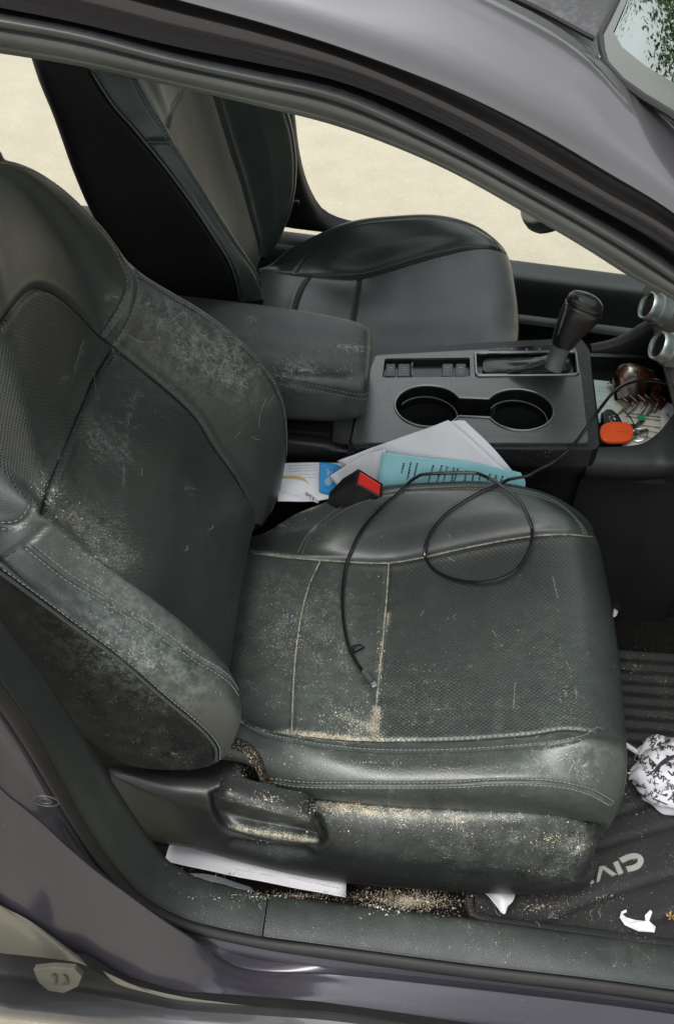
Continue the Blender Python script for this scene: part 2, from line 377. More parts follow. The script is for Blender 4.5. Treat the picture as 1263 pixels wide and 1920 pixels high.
# ------------------------------------------------------------------ seats
def Yo(l, off): return Yc(l)+off
def cushion_grid(off):
    c = {}
    c[1] = Yc([(482,1004,-.150),(560,962,-.150),(690,917,-.150),(820,904,-.150),(960,908,-.150),(1052,938,-.150),(1112,995,-.152)])
    c[2] = Yc([(480,1012,-.165),(590,985,-.165),(700,927,-.165),(830,914,-.165),(955,917,-.165),(1047,946,-.165),(1110,1003,-.165)])
    c[3] = Yc([(478,1024,-.19),(598,1016,-.19),(726,992,-.19),(840,968,-.19),(960,955,-.19),(1062,968,-.19),(1120,1018,-.19)])
    c[4] = Yc([(475,1035,-.215),(600,1048,-.215),(728,1055,-.215),(840,1034,-.215),(960,1010,-.215),(1075,1002,-.215),(1128,1045,-.215)])
    c[5] = Yc([(468,1190,-.36),(565,1200,-.36),(718,1215,-.36),(850,1213,-.36),(980,1200,-.36),(1098,1195,-.36),(1158,1220,-.36)])
    c[6] = Yc([(452,1352,-.51),(547,1372,-.51),(700,1388,-.51),(850,1386,-.51),(990,1376,-.51),(1105,1370,-.51),(1172,1385,-.505)])
    c[7] = Yc([(450,1358,-.53),(553,1391,-.53),(700,1409,-.53),(850,1409,-.53),(990,1400,-.53),(1105,1390,-.53),(1174,1410,-.525)])
    c[8] = Yc([(447,1382,-.55),(550,1428,-.55),(700,1440,-.552),(850,1440,-.552),(1000,1436,-.552),(1110,1442,-.55),(1172,1462,-.54)])
    c[9] = Yc([(450,1410,-.563),(540,1470,-.565),(700,1472,-.567),(850,1471,-.567),(1000,1466,-.567),(1090,1480,-.565),(1158,1514,-.555)])
    c[10] = Yc([(452,1430,-.565),(540,1486,-.560),(700,1508,-.557),(850,1519,-.557),(1000,1525,-.557),(1085,1536,-.556),(1132,1550,-.553)])
    C = []
    for k in range(1, 11):
        p = c[k]; a = p[0]+np.array([-.09, 0, -.012]); e = p[-1]+np.array([-.010, 0, -.05]) if k < 9 else p[-1]+np.array([-.004, .0, -.03])
        C.append(np.vstack([a, p, e]))
    C.insert(0, C[0]+np.array([0, .006, -.10])); C.append(C[-1]+np.array([-.005, .05, -.03]))
    C = [q+off for q in C]
    return C
def back_curves(off, drv=False):
    ys = .736 if drv else -.73; yc = ys/2
    f1 = Yc([(478,992,-.150),(505,960,-.145),(528,900,-.143),(540,825,-.143),(536,760,-.143),(515,710,-.143),(480,665,-.145),(430,620,-.150),(380,582,-.155),(320,547,-.165),(262,512,-.18),(233,486,-.19),(193,426,-.215),(127,360,-.25),(60,314,-.28),(0,296,-.31)])
    f3 = Yc([(478,985,-.205),(470,950,-.206),(440,890,-.208),(400,835,-.21),(370,785,-.212),(325,740,-.217),(270,695,-.225),(215,650,-.235),(170,560,-.25),(130,480,-.27),(85,410,-.29),(35,350,-.315),(-15,318,-.335)])
    if drv:
        f1 = Yc([(490,487,.600),(520,455,.610),(545,400,.618),(555,345,.620),(557,300,.620),(550,250,.618),(543,215,.614),(515,150,.600),(475,85,.580),(430,30,.550),(385,0,.510),(350,-15,.47),(320,-22,.44)])
        f3 = Yc([(488,485,.528),(483,450,.527),(470,400,.524),(455,345,.521),(437,290,.518),(420,235,.515),(405,187,.512),(385,130,.505),(362,75,.490),(338,30,.470),(315,5,.45),(300,-10,.43)])
    def mir(p, dx=0): return np.stack([p[:, 0]+dx, ys-p[:, 1], p[:, 2]], 1)
    def ztab(p, z): o = np.argsort(p[:, 2]); p = p[o]; return np.stack([np.interp(z, p[:, 2], p[:, 0]), np.interp(z, p[:, 2], p[:, 1]), z], 1)
    c6 = Yc([(440,1275,-.535),(430,1254,-.535),(415,1234,-.535),(355,1178,-.535),(284,1122,-.535),(167,1041,-.532),(80,965,-.53),(40,925,-.522),(0,880,-.508)])
    c7 = Yc([(451,1308,-.555),(431,1274,-.555),(375,1239,-.555),(304,1190,-.555),(203,1127,-.553),(127,1082,-.552),(51,1021,-.55),(0,985,-.542)])
    c8 = Yc([(452,1345,-.572),(440,1330,-.574),(395,1300,-.575),(345,1262,-.575),(250,1205,-.574),(120,1120,-.57),(30,1060,-.567),(0,1040,-.565)])
    c9 = Yc([(408,1428,-.585),(405,1404,-.586),(372,1362,-.587),(304,1305,-.587),(228,1239,-.587),(152,1183,-.585),(76,1127,-.583),(0,1071,-.58)])
    c10 = Yc([(330,1444,-.586),(300,1400,-.588),(240,1340,-.588),(160,1275,-.588),(80,1215,-.586),(0,1150,-.582)])
    c11 = Yc([(213,1422,-.580),(150,1375,-.582),(100,1320,-.582),(50,1270,-.58),(0,1210,-.58)])
    if drv:
        c6 = Yc([(494,565,.190),(492,545,.190),(478,505,.190),(444,450,.190),(404,388,.190),(364,322,.192),(327,262,.194),(312,235,.196),(288,192,.200),(264,148,.205),(236,100,.215)])
        c7 = Yc([(491,562,.175),(488,535,.175),(476,508,.175),(440,458,.175),(400,397,.175),(360,332,.176),(320,268,.178),(304,238,.180),(280,203,.184),(252,151,.190),(225,105,.20)])
        c8 = Yc([(475,564,.160),(468,530,.160),(455,500,.160),(420,452,.160),(380,395,.160),(338,325,.160),(298,268,.162),(278,237,.164),(250,202,.168),(216,145,.174),(190,105,.18)])
        c9 = Yc([(452,566,.152),(444,530,.150),(429,490,.150),(394,434,.150),(354,374,.150),(313,318,.150),(273,268,.150),(247,237,.150),(212,197,.152),(172,136,.156),(150,105,.16)])
        c10 = Yc([(395,565,.150),(350,510,.147),(312,450,.147),(265,370,.147),(215,280,.147),(180,210,.147),(150,150,.150),(125,110,.155)])
        c11 = Yc([(318,560,.152),(253,512,.150),(222,472,.150),(200,438,.150),(177,389,.150),(152,328,.150),(119,232,.150),(96,177,.150),(76,116,.152)])
    base = mir(f1)
    def ext(c, dx):      # carry a near curve up past the frame, parallel to the mirrored far outline
        z0 = c[:, 2].max(); zz = np.linspace(z0+.06, 1.09, 5); t = (zz-z0)/(1.09-z0); b = ztab(base, zz); e = c[np.argmax(c[:, 2])]
        b0 = ztab(base, np.array([z0]))[0]; d = e-b0; d[2] = 0
        add = b+d*(1-t)[:, None]+np.stack([t*dx, t*0, t*0], 1); return np.vstack([c, add])
    N = 60
    def norm(c):
        o = np.argsort(c[:, 2], kind='stable'); c = c[o]; z = np.linspace(c[0, 2], c[-1, 2], N)
        q = np.stack([np.interp(z, c[:, 2], c[:, 0]), np.interp(z, c[:, 2], c[:, 1]), z], 1)
        for _ in range(2): q[1:-1] = .25*q[:-2]+.5*q[1:-1]+.25*q[2:]
        return q
    F1, F3 = norm(f1), norm(f3); F5 = mir(F3, .006)
    F2 = (F1+F3)/2+np.array([.008, 0, .003]); F4 = (F3+F5)/2+np.array([-.006, 0, 0])
    F6, F7, F8, F9 = norm(ext(c6, 0)), norm(ext(c7, -.01)), norm(ext(c8, -.02)), norm(ext(c9, -.04))
    F10, F11 = norm(ext(c10, -.08)), norm(ext(c11, -.12))
    F0 = F1+np.array([-.10, .0, -.01]); F0[:, 1] += .004
    B1 = F0+np.array([-.05, -.05, -.0]); B2 = F4+np.array([-.155, 0, 0]); B3 = F11+np.array([-.03, .05, 0])
    C = [B1, F0, F1, F2, F3, F4, F5, F6, F7, F8, F9, F10, F11, B3, B2]
    # round the top over
    out = []
    for c in C:
        t = np.linspace(0, 1, 8)[1:]; cen = np.array([-.27 if not drv else -.22, yc, c[-1, 2]]); e = c[-1]
        cap = [e+(cen-e)*(1-math.cos(a*math.pi/2))+np.array([0, 0, .035*math.sin(a*math.pi/2)]) for a in t]
        out.append(np.vstack([c, cap]))
    return [q+off for q in out]

def crease(G, N, polys, shape):
    V = G.reshape(-1, 3); n = N.reshape(-1, 3)
    for P, d, w in polys:
        if len(P) < 2: continue
        D = seg_dist(V, P); V -= n*(d*np.exp(-(D/w)**2))[:, None]; V += n*(d*.10*np.exp(-((D-2.6*w)/(1.6*w))**2))[:, None]
    return V.reshape(shape)
def paint_dust(V, b, blobs, lines, base=0):
    D = np.full(len(V), base, float)
    for (px, py, r, a) in blobs:
        h = hit(b, px, py)
        if h is None: continue
        D += a*np.exp(-((V-h[0])**2).sum(1)/(r*r))
    for pts, w, a in lines:
        P, _ = on(b, pts, n=40)
        if len(P) > 1: D += a*np.exp(-(seg_dist(V, P)/w)**2)
    return D
def outward(G, N, c):
    return N if ((G.reshape(-1, 3)-c)*N.reshape(-1, 3)).sum() > 0 else -N

CUSH_SEAMS = {   # image polylines on the near seat; the far seat takes the same curves moved over
 'inner': [(475,1035),(540,1043),(600,1048),(660,1053),(728,1055),(780,1047),(840,1034),(900,1021),(960,1010),(1020,1002),(1075,1001),(1112,1005)],
 'outer': [(452,1352),(500,1370),(547,1375),(620,1384),(700,1388),(775,1388),(850,1386),(990,1376),(1060,1366),(1105,1370)],
 's1': [(600,1050),(580,1095),(565,1150),(553,1240),(547,1372)],
 's2': [(728,1055),(724,1120),(716,1215),(707,1300),(700,1388)],
 'farstitch': [(562,1038),(575,1010),(598,985),(645,952),(700,930),(760,918),(830,914),(900,913),(960,919),(1020,933),(1060,955),(1088,985),(1097,1004)],
 'nearstitch': [(450,1358),(500,1380),(553,1391),(620,1402),(700,1409),(850,1409),(990,1400),(1060,1392),(1105,1378),(1125,1366)],
 'low': [(505,1462),(560,1470),(700,1472),(850,1471),(930,1466),(1000,1466),(1060,1472),(1110,1486),(1145,1506)],
}
def make_cushion(parent, off, clean):
    C = cushion_grid(np.zeros(3)); nu = 270
    G, par = loft_fine(C, nu, .0027); N = outward(G, normals(G), np.array([.2, -.36, .40]))
    F = grid_faces(*G.shape[:2]); b = bvh_of(G.reshape(-1, 3), F)
    P = {k: on(b, v, n=90) for k, v in CUSH_SEAMS.items()}
    shp = G.shape
    pol = [(P['inner'][0], .0040, .0026), (P['outer'][0], .0036, .0026), (P['s1'][0], .0030, .0022), (P['s2'][0], .0040, .0024), (P['farstitch'][0], .0016, .0018), (P['nearstitch'][0], .0013, .0018), (P['low'][0], .0018, .0020)]
    if clean: pol = [(p, d*1.3, w*1.25) for p, d, w in pol]
    Gc = crease(G.copy(), N, pol, shp)
    V = Gc.reshape(-1, 3)
    # low wrinkles of worn leather
    wob = np.sin(V[:, 0]*38+V[:, 1]*21)*np.sin(V[:, 1]*47-V[:, 0]*13)*.0004; V = V+N.reshape(-1, 3)*wob[:, None]
    a, bq = shp[:2]; fi = np.array(F); ci = fi[:, 0]//bq; cj = fi[:, 0] % bq
    su = cj/(nu-1)*8; sv = par[ci]      # station, row
    perf = (sv >= 4) & (sv < 6) & (su >= 3)
    mi = np.where(perf, 1, 0)
    dust = paint_dust(V, b, [] if clean else [(560,1150,.06,.45),(640,1120,.07,.45),(500,1200,.07,.45),(620,1230,.06,.5),(600,1330,.06,.6),(670,1360,.02,1.3),(480,1300,.05,.5),(760,1300,.07,.35),(820,1360,.05,.3),(760,1130,.06,.2),(900,1300,.09,.2),(1040,1200,.07,.25),(1060,1340,.05,.35),(1020,1420,.07,.3),(600,1440,.07,.35),(800,1440,.09,.25),(500,1000,.025,.8),(600,1010,.05,.2),(700,1500,.05,.3),(950,1440,.06,.3)],
        [] if clean else [(CUSH_SEAMS['s1'], .0016, 2.4), ([(728,1150),(716,1215),(707,1300),(700,1388)], .0028, 2.6), (CUSH_SEAMS['s2'], .0012, 2.0), (CUSH_SEAMS['outer'][:6], .0045, 2.4), ([(475,1035),(600,1048),(728,1055),(960,1010)], .0018, 1.9), ([(480,1004),(560,962),(600,948)], .0025, 2), ([(707,1330),(700,1385)], .008, 1.5), ([(547,1376),(640,1386)], .008, 1.9)], 0 if clean else .10)
    film = np.zeros(len(V)) if clean else paint_dust(V, b, [(1040,1400,.04,.35),(1090,1430,.035,.5),(1010,1450,.03,.4),(1110,1400,.025,.4),(900,1430,.05,.15),(1060,1200,.05,.3),(1050,1300,.05,.35),(950,1200,.07,.2),(500,1100,.06,.35),(620,1150,.05,.3),(700,1440,.05,.25),(1120,1500,.03,.4),(850,1000,.04,.25),(1060,1000,.03,.3)], [([(735,1475),(728,1505)], .003, .9), ([(990,1440),(1040,1400)], .004, .8), ([(940,1290),(930,1340),(935,1380)], .004, .5)], 0)
    mats = [M['leather_clean'], M['perf_clean_lit']] if clean else [M['leather'], M['perf']]
    mats += [M['thread'] if not clean else M['thread_dark'], M['rubber_dark'], M['sand_line']]
    o = mesh('cushion', V+off, F, mats, parent, mi, uv=V[:, :2], attrs={'dust': dust, 'film': film})
    acc = Acc()
    for k_, m_ in (('inner', 4), ('outer', 3), ('s1', 4), ('s2', 4)):
        p_, n_ = P[k_]; acc.tube(p_-n_*.0026, .0010 if clean else .0006+.0008*rng.random(len(p_)), 5, 3 if clean else m_)
    def dbl(key, d=.0028, mm=2, sides=(1, -1)):
        p, n = P[key]; T = np.gradient(p, axis=0); T /= np.linalg.norm(T, axis=1, keepdims=True); s = np.cross(T, n)
        for k in sides: stitch(acc, p+s*d*k+n*.0003, n, mm)
    dbl('farstitch', .003); dbl('nearstitch', .003, sides=(-1,)); dbl('low', .0035)
    join_into(o, acc, off)
    return o, b
def join_into(o, acc, off=0):
    """adds small shapes (thread) to a part's own mesh"""
    if not acc.V: return
    me = o.data; bm = bmesh.new(); bm.from_mesh(me); vs = [bm.verts.new(Vector(v)+Vector(np.zeros(3)+off)) for v in acc.V]
    for f, m in zip(acc.F, acc.M):
        q = bm.faces.new([vs[i] for i in f]); q.material_index = m
    bm.to_mesh(me); bm.free()
BACK_SEAMS = {
 'farseam': [(478,985),(474,955),(440,890),(400,835),(370,785),(325,740),(270,695),(215,650),(190,630),(150,588),(115,556),(95,544),(72,539),(52,548),(28,575),(0,612)],
 'cross': [(213,657),(196,685),(180,712),(160,760),(130,830),(105,890),(90,935),(82,962)],
 'head1': [(223,478),(238,510),(242,530),(238,555),(228,576),(210,605),(194,628)],
 'head2': [(253,505),(261,530),(258,560),(248,591),(232,622),(214,646)],
 'headedge': [(0,300),(60,318),(95,338),(127,362),(165,398),(193,430),(215,462),(223,478)],
 'nearstitch': [(447,1300),(431,1276),(405,1256),(375,1239),(304,1190),(203,1127),(127,1082),(51,1021)],
 'shoulder': [(86,985),(56,1014),(30,1032),(0,1051)],
 'nearhead': [(0,986),(30,984),(50,970),(62,948)],
 'pipe': [(405,1424),(405,1404),(390,1380),(370,1360),(304,1305),(228,1239),(152,1183),(76,1127),(0,1071)],
 'nearseam': [(80,968),(40,930),(0,876)],
 'faredge': [(500,975),(520,930),(534,880),(536,820),(530,765),(510,715),(476,672),(430,630),(380,592),(320,556),(262,520)],
}
BACK_SEAMS2 = {
 'farseam': [(488,480),(483,450),(470,400),(455,345),(437,290),(420,235),(405,187),(392,150)],
 'head1': [(273,268),(290,265),(318,266)],
 'head2': [(312,236),(325,203),(341,172),(350,150)],
 'nearstitch': [(490,540),(476,508),(440,458),(400,397),(360,332),(320,268),(304,238),(280,203),(252,151),(240,130)],
 'pipe': [(449,558),(444,530),(429,490),(394,434),(354,374),(313,318),(273,268),(247,237),(212,197),(172,136)],
 'faredge': [(505,468),(530,425),(548,370),(552,310),(545,250),(535,215)],
}
INS1 = [(478,985),(474,955),(440,890),(400,835),(370,785),(325,740),(270,695),(215,650),(190,630),(150,588),(115,556),(95,544),(72,539),(52,548),(28,575),(0,612),(-200,760),(-200,850),(0,876),(40,930),(80,968),(167,1041),(284,1122),(355,1178),(430,1254),(450,1320),(470,1200)]
INS2 = [(488,486),(483,450),(470,400),(455,345),(437,290),(420,235),(405,187),(392,150),(350,150),(341,172),(325,203),(312,236),(330,275),(400,390),(480,515),(492,560),(490,520)]
def make_backrest(parent, off, clean):
    C = back_curves(np.zeros(3), clean); SE = BACK_SEAMS2 if clean else BACK_SEAMS; nu = 270
    G, par = loft_fine(C, nu, .0027, closed=True); N = outward(G, normals(G, True), G.reshape(-1, 3).mean(0))
    F = grid_faces(G.shape[0], nu, True); b = bvh_of(G.reshape(-1, 3), F)
    P = {k: on(b, v, n=90) for k, v in SE.items()}
    # the near seam of the insert mirrors the far one
    fs = P['farseam'][0]
    if clean: pol = [(P['farseam'][0], .004, .0035), (P['head1'][0], .004, .003), (P['head2'][0], .003, .003), (P['nearstitch'][0], .0025, .0025), (P['pipe'][0], .004, .003), (P['faredge'][0], .0018, .002)]
    else: pol = [(P['farseam'][0], .0040, .0026), (P['cross'][0], .0055, .0032), (P['head1'][0], .0035, .0022), (P['head2'][0], .0025, .002), (P['headedge'][0], .002, .0018), (P['nearstitch'][0], .0025, .002), (P['shoulder'][0], .003, .0024), (P['nearhead'][0], .003, .0024), (P['pipe'][0], .004, .0025), (P['faredge'][0], .0015, .0018)]
    Gc = crease(G.copy(), N, pol, G.shape); V = Gc.reshape(-1, 3)
    wob = np.sin(V[:, 2]*33+V[:, 1]*25)*np.sin(V[:, 1]*41-V[:, 2]*17)*.0005; V = V+N.reshape(-1, 3)*wob[:, None]
    fi = np.array(F); row = par[fi[:, 0]//nu]; st = (fi[:, 0] % nu)/(nu-1)
    cen = V[fi].mean(1)
    arch = .995-6*np.maximum(0, np.abs(cen[:, 1]-(.368 if clean else -.365))-.03)**2*8
    ix, iy = proj(cen); ins = inside(ix, iy, INS2 if clean else INS1) & (row > 3) & (row < 8)
    side = (row >= 10) & (row < 14.5)
    mi = np.where(ins, 1, np.where(side, 2, 0))
    dust = paint_dust(V, b, [] if clean else [(100,930,.03,.5),(150,980,.035,.8),(190,1035,.030,1.0),(235,1045,.022,1.1),(120,960,.03,.6),(110,900,.03,.4),(140,900,.035,.4),(170,700,.05,.15),(240,720,.05,.15),(350,900,.08,.2),(350,1000,.08,.2),(430,1100,.05,.3),(420,980,.05,.2),
        (300,1400,.05,.55),(330,1420,.03,.6),(200,1350,.05,.35),(240,1300,.05,.3),(150,1260,.05,.2)],
        [] if clean else [([(75,930),(120,985),(190,1050),(230,1070)], .006, .7), ([(370,790),(400,835),(440,890)], .0015, .8)], .05)
    film = np.zeros(len(V)) if clean else paint_dust(V, b, [(330,600,.05,.6),(300,570,.03,.6),(390,660,.045,1.5),(440,700,.03,1.6),(370,640,.035,.8),(460,720,.03,.8),(280,620,.04,.4),(440,640,.03,.6),
        (180,810,.03,.8),(200,830,.03,.8),(230,830,.03,.5),(170,700,.05,.3),(240,720,.05,.35),(100,850,.04,.4),(150,960,.05,.6),(200,1030,.05,.7),(210,600,.03,.5),(350,700,.05,.3),(480,780,.04,.3),(60,640,.05,.2),(430,940,.04,.3),
        (180,1150,.04,.5),(230,1190,.045,.9),(270,1230,.04,.8),(320,1260,.04,.7),(350,1300,.03,.8),(385,1270,.03,.3),(300,1180,.03,.2),(110,1090,.04,.2)],
        [([(160,640),(148,680),(140,700),(110,715)], .0022, 1.5), ([(177,700),(175,730),(185,748)], .0022, 1.4), ([(245,740),(240,800),(233,850)], .004, 1.2), ([(260,735),(248,755),(243,775)], .004, 1), ([(232,880),(230,960)], .004, .8), ([(385,690),(400,710),(440,716),(465,728)], .003, 1.4), ([(345,655),(352,670),(350,690)], .003, 1.6), ([(270,560),(300,575)], .004, 1), ([(110,845),(112,862)], .004, 1.8), ([(350,905),(356,922)], .006, 1.8), ([(195,560),(215,552)], .004, .8)], 0)
    vrow = np.repeat(par, nu); dust[(vrow > 10.3)] *= .8
    sl = np.vstack([np.zeros((1, nu)), np.cumsum(np.linalg.norm(np.diff(G, axis=0), axis=2), axis=0)]); i5 = int(np.argmin(np.abs(par-5))); across = (sl-sl[i5:i5+1]).reshape(-1)
    mats = ([M['leather_clean'], M['perf'], M['side_clean'], M['thread_dark'], M['rubber_dark']] if clean else [M['leather'], M['perf'], M['side'], M['thread'], M['rubber_dark']])
    off = np.zeros(3) if clean else off
    o = mesh('backrest', V+off, F, mats, parent, mi, uv=np.stack([across, V[:, 2]*1.2], 1), attrs={'dust': dust, 'film': film})
    acc = Acc()
    for k_ in (('farseam', 'cross', 'shoulder') if not clean else ('farseam',)):
        p_, n_ = P[k_]; acc.tube(p_-n_*.0032, .0011, 5, 4)
    def dbl(key, d=.0028, sides=(1, -1)):
        p, n = P[key]; T = np.gradient(p, axis=0); T /= np.maximum(np.linalg.norm(T, axis=1, keepdims=True), 1e-9); s = np.cross(T, n)
        for k in sides: stitch(acc, p+s*d*k+n*.0003, n, 3)
    if not clean: dbl('head1', .0032); dbl('headedge', .002, (1,)); dbl('nearhead', .003); dbl('head2', .002, (1,))
    dbl('nearstitch', .0035); dbl('pipe', .004, (1,)); dbl('faredge', .001, (1,))
    # piping bead
    p, n = P['pipe']; acc.tube(arc(p+n*.0012, 120), .0019, 6, 0)
    join_into(o, acc, off)
    return o, b
def seat_frame(name, off, parent):
    a = Acc(); off = np.array(off)
    a.box(np.array([.17, -.365, .40])+off, ((.24, 0, 0), (0, .17, 0), (0, 0, .045)))
    for y in (-.52, -.21): a.box(np.array([.15, y, .30])+off, ((.26, 0, 0), (0, .018, 0), (0, 0, .014))); a.box(np.array([.15, y, .335])+off, ((.20, 0, 0), (0, .012, 0), (0, 0, .03)))
    for y in (-.55, -.18): a.box(np.array([-.05, y+.0, .45])+off, ((.035, 0, 0), (0, .004, 0), (0, 0, .10)))
    return a.build(name, [M['plastic_far']], parent, bevel=.004)
seat = seat_frame('passenger_seat', (0, 0, 0), car); tag(seat, 'near front seat, dusty and sandy')
cush, cushB = make_cushion(seat, np.zeros(3), False)
back, backB = make_backrest(seat, np.zeros(3), False)
OFF = np.array([-.078, .733, -.006])
seat2 = seat_frame('driver_seat', OFF, car); tag(seat2, 'far front seat, clean leather')
make_cushion(seat2, OFF, True); make_backrest(seat2, OFF, True)

# plastic side cover of the near seat
def side_cover():
    k0 = Yc([(207,1432,-.560),(250,1437,-.556),(330,1443,-.552),(400,1440,-.548),(445,1425,-.545),(490,1475,-.550),(560,1492,-.555),(700,1510,-.558),(850,1519,-.560),(1000,1526,-.560),(1075,1538,-.555),(1112,1552,-.545)])
    k1 = Yc([(206,1440,-.578),(250,1455,-.580),(330,1480,-.582),(400,1490,-.584),(460,1505,-.586),(520,1520,-.586),(590,1538,-.586),(640,1572,-.588),(760,1586,-.588),(900,1600,-.588),(1030,1620,-.582),(1095,1640,-.560)])
    km = Yc([(207,1450,-.584),(250,1475,-.588),(330,1510,-.590),(400,1530,-.592),(460,1548,-.594),(520,1562,-.594),(590,1585,-.594),(645,1610,-.594),(760,1625,-.594),(900,1640,-.592),(1040,1650,-.585),(1105,1652,-.562)])
    k2 = Yc([(212,1480,-.576),(235,1530,-.578),(280,1572,-.580),(360,1590,-.582),(440,1612,-.582),(520,1632,-.582),(600,1648,-.582),(680,1658,-.582),(780,1666,-.582),(900,1673,-.578),(1030,1674,-.572),(1090,1662,-.555)])
    kt = k0+np.array([0, .03, -.005]); kb = k2+np.array([0, .05, -.012])
    def wrap(c, k):
        e = c[-1]; dy = {0: .03, 1: .03}.get(k, .05); return np.vstack([c, e+[.012, .02, -.002], e+[.010, .07, -.006]])
    C = [wrap(c, 2) for c in (kt, k0, (k0+k1)/2+np.array([0, -.003, .006]), k1, (k1+km)/2+np.array([0, -.002, 0]), km, k2, kb)]
    G, _p = loft_fine(C, 330, .0026); N = normals(G); N = outward(G, N, np.array([.2, -.4, .35])); F = grid_faces(*G.shape[:2]); V = G.reshape(-1, 3).copy(); b = bvh_of(V, F); n = N.reshape(-1, 3)
    # recess round the lever: a groove and a dished hollow below it
    rim = [(400,1490),(420,1483),(470,1500),(530,1515),(590,1524),(606,1545),(608,1575),(590,1590),(520,1585),(460,1573),(425,1558),(405,1525),(400,1490)]
    P, _ = on(b, rim, n=120); D = seg_dist(V, P); V -= n*(.010*np.exp(-(D/.0034)**2))[:, None]
    low = [(440,1585),(500,1595),(570,1602)]; P2, _ = on(b, low, n=40); D2 = seg_dist(V, P2); V -= n*(.009*np.exp(-(D2/.012)**2))[:, None]
    dust = paint_dust(V, b, [(470,1430,.03,.5),(600,1520,.03,.6),(700,1545,.05,.55),(850,1555,.05,.6),(1000,1570,.05,.7),(1080,1600,.035,.9),(900,1585,.05,.4),(1090,1560,.03,.7),(500,1500,.02,.9),(520,1595,.03,.9),(1050,1640,.04,.6),(850,1660,.03,.3)],
        [([(500,1482),(540,1497),(620,1512),(700,1520),(800,1527)], .006, 1.5), ([(800,1526),(1000,1533)], .005, 1.0), ([(600,1510),(700,1521),(770,1530)], .010, 1.1)], .08)
    film = paint_dust(V, b, [(1080,1590,.04,.7),(1100,1570,.03,.6),(460,1455,.04,.3)], [], .06)
    o = mesh('side_cover', V, F, [M['plastic_dusty']], seat, attrs={'dust': dust, 'film': film}); return o, b
cover, coverB = side_cover()
def lever():
    t = Yc([(408,1494,-.600),(425,1490,-.604),(470,1503,-.607),(520,1516,-.608),(570,1527,-.607),(588,1540,-.603)])
    m = Yc([(408,1518,-.598),(428,1524,-.599),(470,1536,-.600),(520,1546,-.600),(570,1555,-.600),(594,1562,-.600)])
    l = Yc([(424,1546,-.604),(440,1551,-.610),(475,1558,-.614),(520,1566,-.615),(570,1572,-.613),(598,1576,-.608)])
    k = Yc([(430,1556,-.600),(445,1561,-.604),(475,1568,-.607),(520,1576,-.608),(570,1581,-.606),(594,1583,-.602)])
    C = [t+[0, .025, .0], t, (t+m)/2+np.array([0, -.003, .003]), m, l, k, k+[0, .02, 0]]
    G = loft(C, 70, 7); F = grid_faces(*G.shape[:2]); V = G.reshape(-1, 3); b = bvh_of(V, F)
    d = paint_dust(V, b, [(520,1568,.03,1.3)], [([(425,1548),(475,1562),(520,1570),(590,1578)], .006, 2.2), ([(430,1500),(520,1522),(580,1535)], .006, 1.3)], .12)
    mesh('lever', V, F, [M['plastic_dusty']], seat, attrs={'dust': d})
lever()
# sandy foam-and-fabric edge between cushion and side cover
def strap():
    a = Acc(); P = Yc([(432,1392,-.556),(452,1398,-.560),(472,1412,-.562),(485,1432,-.564),(496,1458,-.566),(512,1478,-.567)])
    a.tube(arc(P, 40), .0075, 10, 0, sq=(1, .6)); a.build('fabric_edge', [M['carpet_sand']], seat, smooth=True)
strap()

# ------------------------------------------------------------------ body
def yb(l, y, k=0): return Yc([(a, b, y-k*max(0, a/1263)**2) for a, b in l])
FA = [(-420,-190),(-200,-142),(0,-90),(120,-60),(355,5),(500,45),(640,89),(827,159),(928,205),(1029,258),(1130,318),(1263,400),(1400,520),(1550,680)]
FB = [(-420,-165),(-200,-110),(0,-58),(150,-24),(304,17),(480,62),(640,110),(777,166),(928,240),(1029,297),(1130,358),(1263,436),(1400,560),(1550,720)]
FC = [(-420,-70),(-200,-25),(0,14),(150,44),(324,86),(480,118),(640,154),(824,229),(1002,326),(1130,395),(1263,473),(1400,590),(1550,750)]
FD = [(-420,-50),(-200,-6),(0,30),(150,58),(324,104),(480,138),(640,174),(824,258),(1002,354),(1130,425),(1263,509),(1400,625),(1550,780)]
FE = [(-420,30),(-200,70),(0,100),(150,124),(324,162),(480,198),(640,239),(824,312),(976,395),(1100,468),(1180,519),(1263,564),(1400,680),(1550,820)]
K = .018
A_ = yb(FA, -.600, K); B_ = yb(FB, -.598, K); C_ = yb(FC, -.584, K); D_ = yb(FD, -.580, K); E_ = yb(FE, -.552, K)
R1 = yb([(-420,-330),(-200,-290),(0,-240),(200,-180),(420,-110),(620,-55),(829,0),(1007,87),(1109,153),(1190,235),(1290,325),(1420,450),(1580,620)], -.570, K)
R2 = Yc([(-420,-520,-.50),(-200,-440,-.50),(0,-370,-.50),(250,-275,-.50),(480,-190,-.50),(720,-95,-.50),(966,0,-.50),(1112,76,-.50),(1134,127,-.535),(1175,168,-.556),(1263,224,-.580),(1400,330,-.61),(1560,470,-.64)])
def to_cowl(c, a0=A_[-1]):
    tgt = np.array([1.22, -.765, .925])+(c[-1]-a0)*.6; return np.vstack([c]+[c[-1]+(tgt-c[-1])*t+np.array([0, 0, .035*math.sin(math.pi*t)]) for t in (.33, .66, 1)])
R2x = to_cowl(R2); A_, B_, C_, D_, E_, R1 = [arc(to_cowl(c), 150) for c in (A_, B_, C_, D_, E_, R1)]; R2r = arc(R2x, 150)
for _ in range(26): R2r[1:-1] = .25*R2r[:-2]+.5*R2r[1:-1]+.25*R2r[2:]
